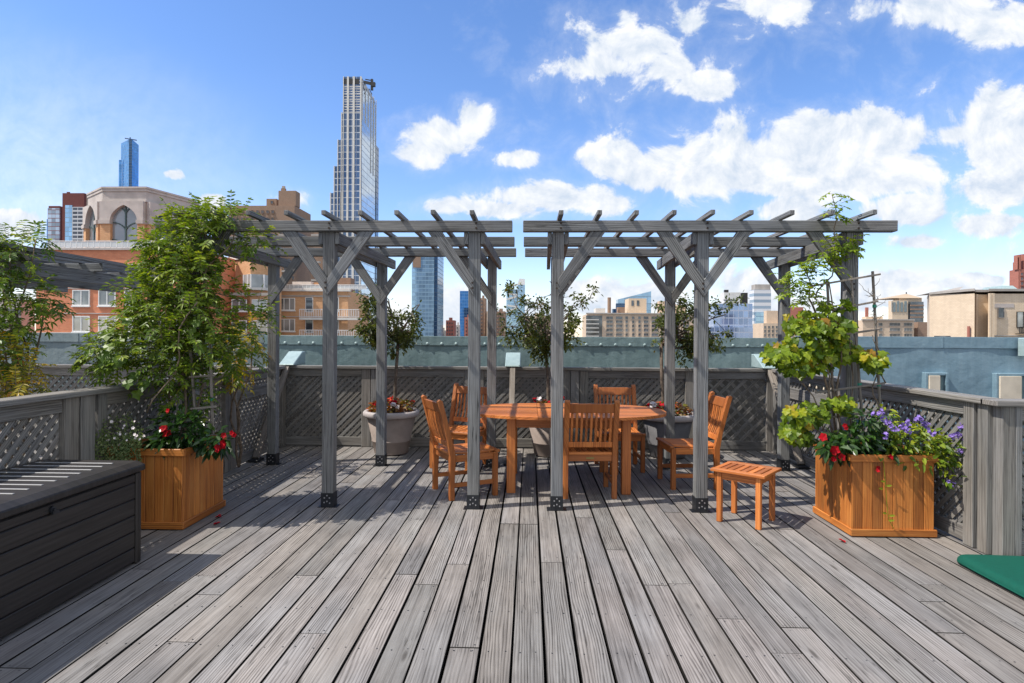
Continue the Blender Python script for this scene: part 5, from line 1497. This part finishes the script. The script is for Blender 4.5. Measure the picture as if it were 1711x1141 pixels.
# ------------------------------------------------------------------ storage box, cushion, string lights
mm, tt, oo = newmat('dark_resin')
u, v = uvz(tt); rn = attr(tt)
g = tt.noise(tt.xyz(tt.math('MULTIPLY', u, 2.5), tt.math('MULTIPLY', v, 70.0), tt.math('MULTIPLY', rn, 30.0)), 1.0, 4, .6)
bsdf(tt, oo, tt.ramp(g, [(.3, (.017, .0145, .013)), (.75, (.043, .037, .034))]), .5, 0, .4, bump=g, bstr=.25, bdist=.003)
M['resin'] = mm
t = thing('storage_box', 'black plank textured storage box on the left, closed, with glint-painted ribs on its lid', 'storage box', (-2.9, 2.9, 0), world=True)
bx0, bx1, by0, by1 = -3.20, -2.545, 2.25, 3.85
m = MB(); m.bx(bx0+.03, bx1-.014, by0+.03, by1-.014, .02, .59)
zs = [.02, .115, .22, .325, .43, .535, .59]
for a, b in zip(zs, zs[1:]):
    m.bx(bx1-.0139, bx1, by0+.06, by1-.052, a+.003, b-.005); m.bx(bx0+.06, bx1-.052, by1-.0139, by1, a+.003, b-.005)
m.build('body', M['resin'], t, bevel=.004)
for x in (bx0, bx1-.045):
    for y in (by0, by1-.045):
        m = MB(); m.bx(x, x+.051, y, y+.051, .004, .595); m.build('corner_post', M['resin'], t, bevel=.008)
m = MB(); m.prism([(bx1+.022, by0-.02, .602), (bx1+.022, by0-.02, .640), (bx1-.03, by0-.02, .662), (bx0-.02, by0-.02, .662), (bx0-.02, by0-.02, .602)], (0, by1-by0+.04, 0), grain=(0, 1, 0))
ld = m.build('lid', M['resin'], t, bevel=.006); ORG[ld.name] = ORG[t.name]
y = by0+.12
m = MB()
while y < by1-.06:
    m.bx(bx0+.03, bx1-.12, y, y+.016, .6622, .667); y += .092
M['glint_strip'] = plain('painted_lid_glint', (.26, .26, .265), .5, 0, .4)  # pale colour paints the bright reflections along the lid grooves
m.build('lid_glints', M['glint_strip'], ld, bevel=.002)
p = G(82, 847, .55); m = MB(); yl = 3.12
m.tube([(bx1+.0, yl, .555), (bx1+.012, yl, .555)], .02, 14); m.tube([(bx1+.012, yl, .555), (bx1+.022, yl, .555)], .009, 10); m.bx(bx1+.012, bx1+.02, yl-.012, yl+.03, .535, .55)
m.build('lock', M['black_steel'], t)

bm_x0, bm_x1, bm_y0, bm_y1 = 2.83, 4.75, 3.0, 4.09
m = MB(); nx, ny = 40, 24; vs = []; fs = []; uv = []
def cz(i, j):
    a, b = i/nx*2-1, j/ny*2-1
    e = max(0, 1-abs(a)**14)*max(0, 1-abs(b)**10)
    return .012+.055*e**.35+.006*math.sin(a*9)*math.sin(b*6)*e
rc = .07
for i in range(nx+1):
    for j in range(ny+1):
        # edge-concentrated spacing, rounded corners
        a = math.sin((i/nx-.5)*PI)*.5+.5; b = math.sin((j/ny-.5)*PI)*.5+.5
        x = bm_x0+(bm_x1-bm_x0)*a; y = bm_y0+(bm_y1-bm_y0)*b
        cxx = min(max(x, bm_x0+rc), bm_x1-rc); cyy = min(max(y, bm_y0+rc), bm_y1-rc)
        dxx, dyy = x-cxx, y-cyy; dl = math.hypot(dxx, dyy); mxx = max(abs(dxx), abs(dyy))
        if dl > 1e-6: x, y = cxx+dxx*mxx/dl, cyy+dyy*mxx/dl
        ed = min(x-bm_x0, bm_x1-x, y-bm_y0, bm_y1-y); ed = min(ed, rc-mxx if mxx > 0 else ed)
        h_ = math.sqrt(max(0, 1-(1-min(1, max(0, ed)/.05))**2))
        vs.append((x, y, .022+.042*h_+.004*math.sin(x*7)*math.sin(y*8)*h_))
n0 = len(vs)
vs += [(x, y, .04-(z-.018)*.5 if False else .022-.018*min(1, (z-.022)/.03)) for x, y, z in vs]
for i in range(nx):
    for j in range(ny):
        a = i*(ny+1)+j; fs.append((a, a+ny+1, a+ny+2, a+1)); uv.append([(0, 0)]*4)
        fs.append((n0+a, n0+a+1, n0+a+ny+2, n0+a+ny+1)); uv.append([(0, 0)]*4)
m.add(vs, fs, uv)
cu = m.build('lounge_cushion', M['cushion'], smooth=True, loc=(3.8, 3.5, 0)); tag(cu, 'flat dark green lounge cushion lying on the deck at the right edge', 'cushion')
pts = []
for k in range(65):
    a = 2*PI*k/64; ca, sa_ = math.cos(a), math.sin(a)
    q = 12; r_ = (abs(ca)**q+abs(sa_)**q)**(-1/q)
    pts.append(((bm_x0+bm_x1)/2+ca*r_*(bm_x1-bm_x0)/2, (bm_y0+bm_y1)/2+sa_*r_*(bm_y1-bm_y0)/2, .022))
m = MB(); m.tube(pts, .006, 6, cap=False); pp = m.build('piping', M['cushion'], cu, smooth=True); pp.location = (-3.8, -3.5, 0)

t = thing('string_lights', 'short string of small bulbs hung on the right fence behind the purple flowers', 'string lights', (3.15, 6.6, .9), world=True)
m = MB(); pts = [(3.15, 6.25+.08*k, .985-.02*math.sin(k/8*PI)) for k in range(9)]
m.tube(pts, .004, 5)
m.build('wire', M['wire'], t)
for k in range(1, 8, 2):
    x, y, z = pts[k]; m = MB(); m.lathe([(.004, 0), (.006, -.01), (.010, -.02), (.009, -.03), (.0, -.038)], (x-.005, y, z-.002), 10); m.build('bulb', M['bulb'], t, smooth=True)
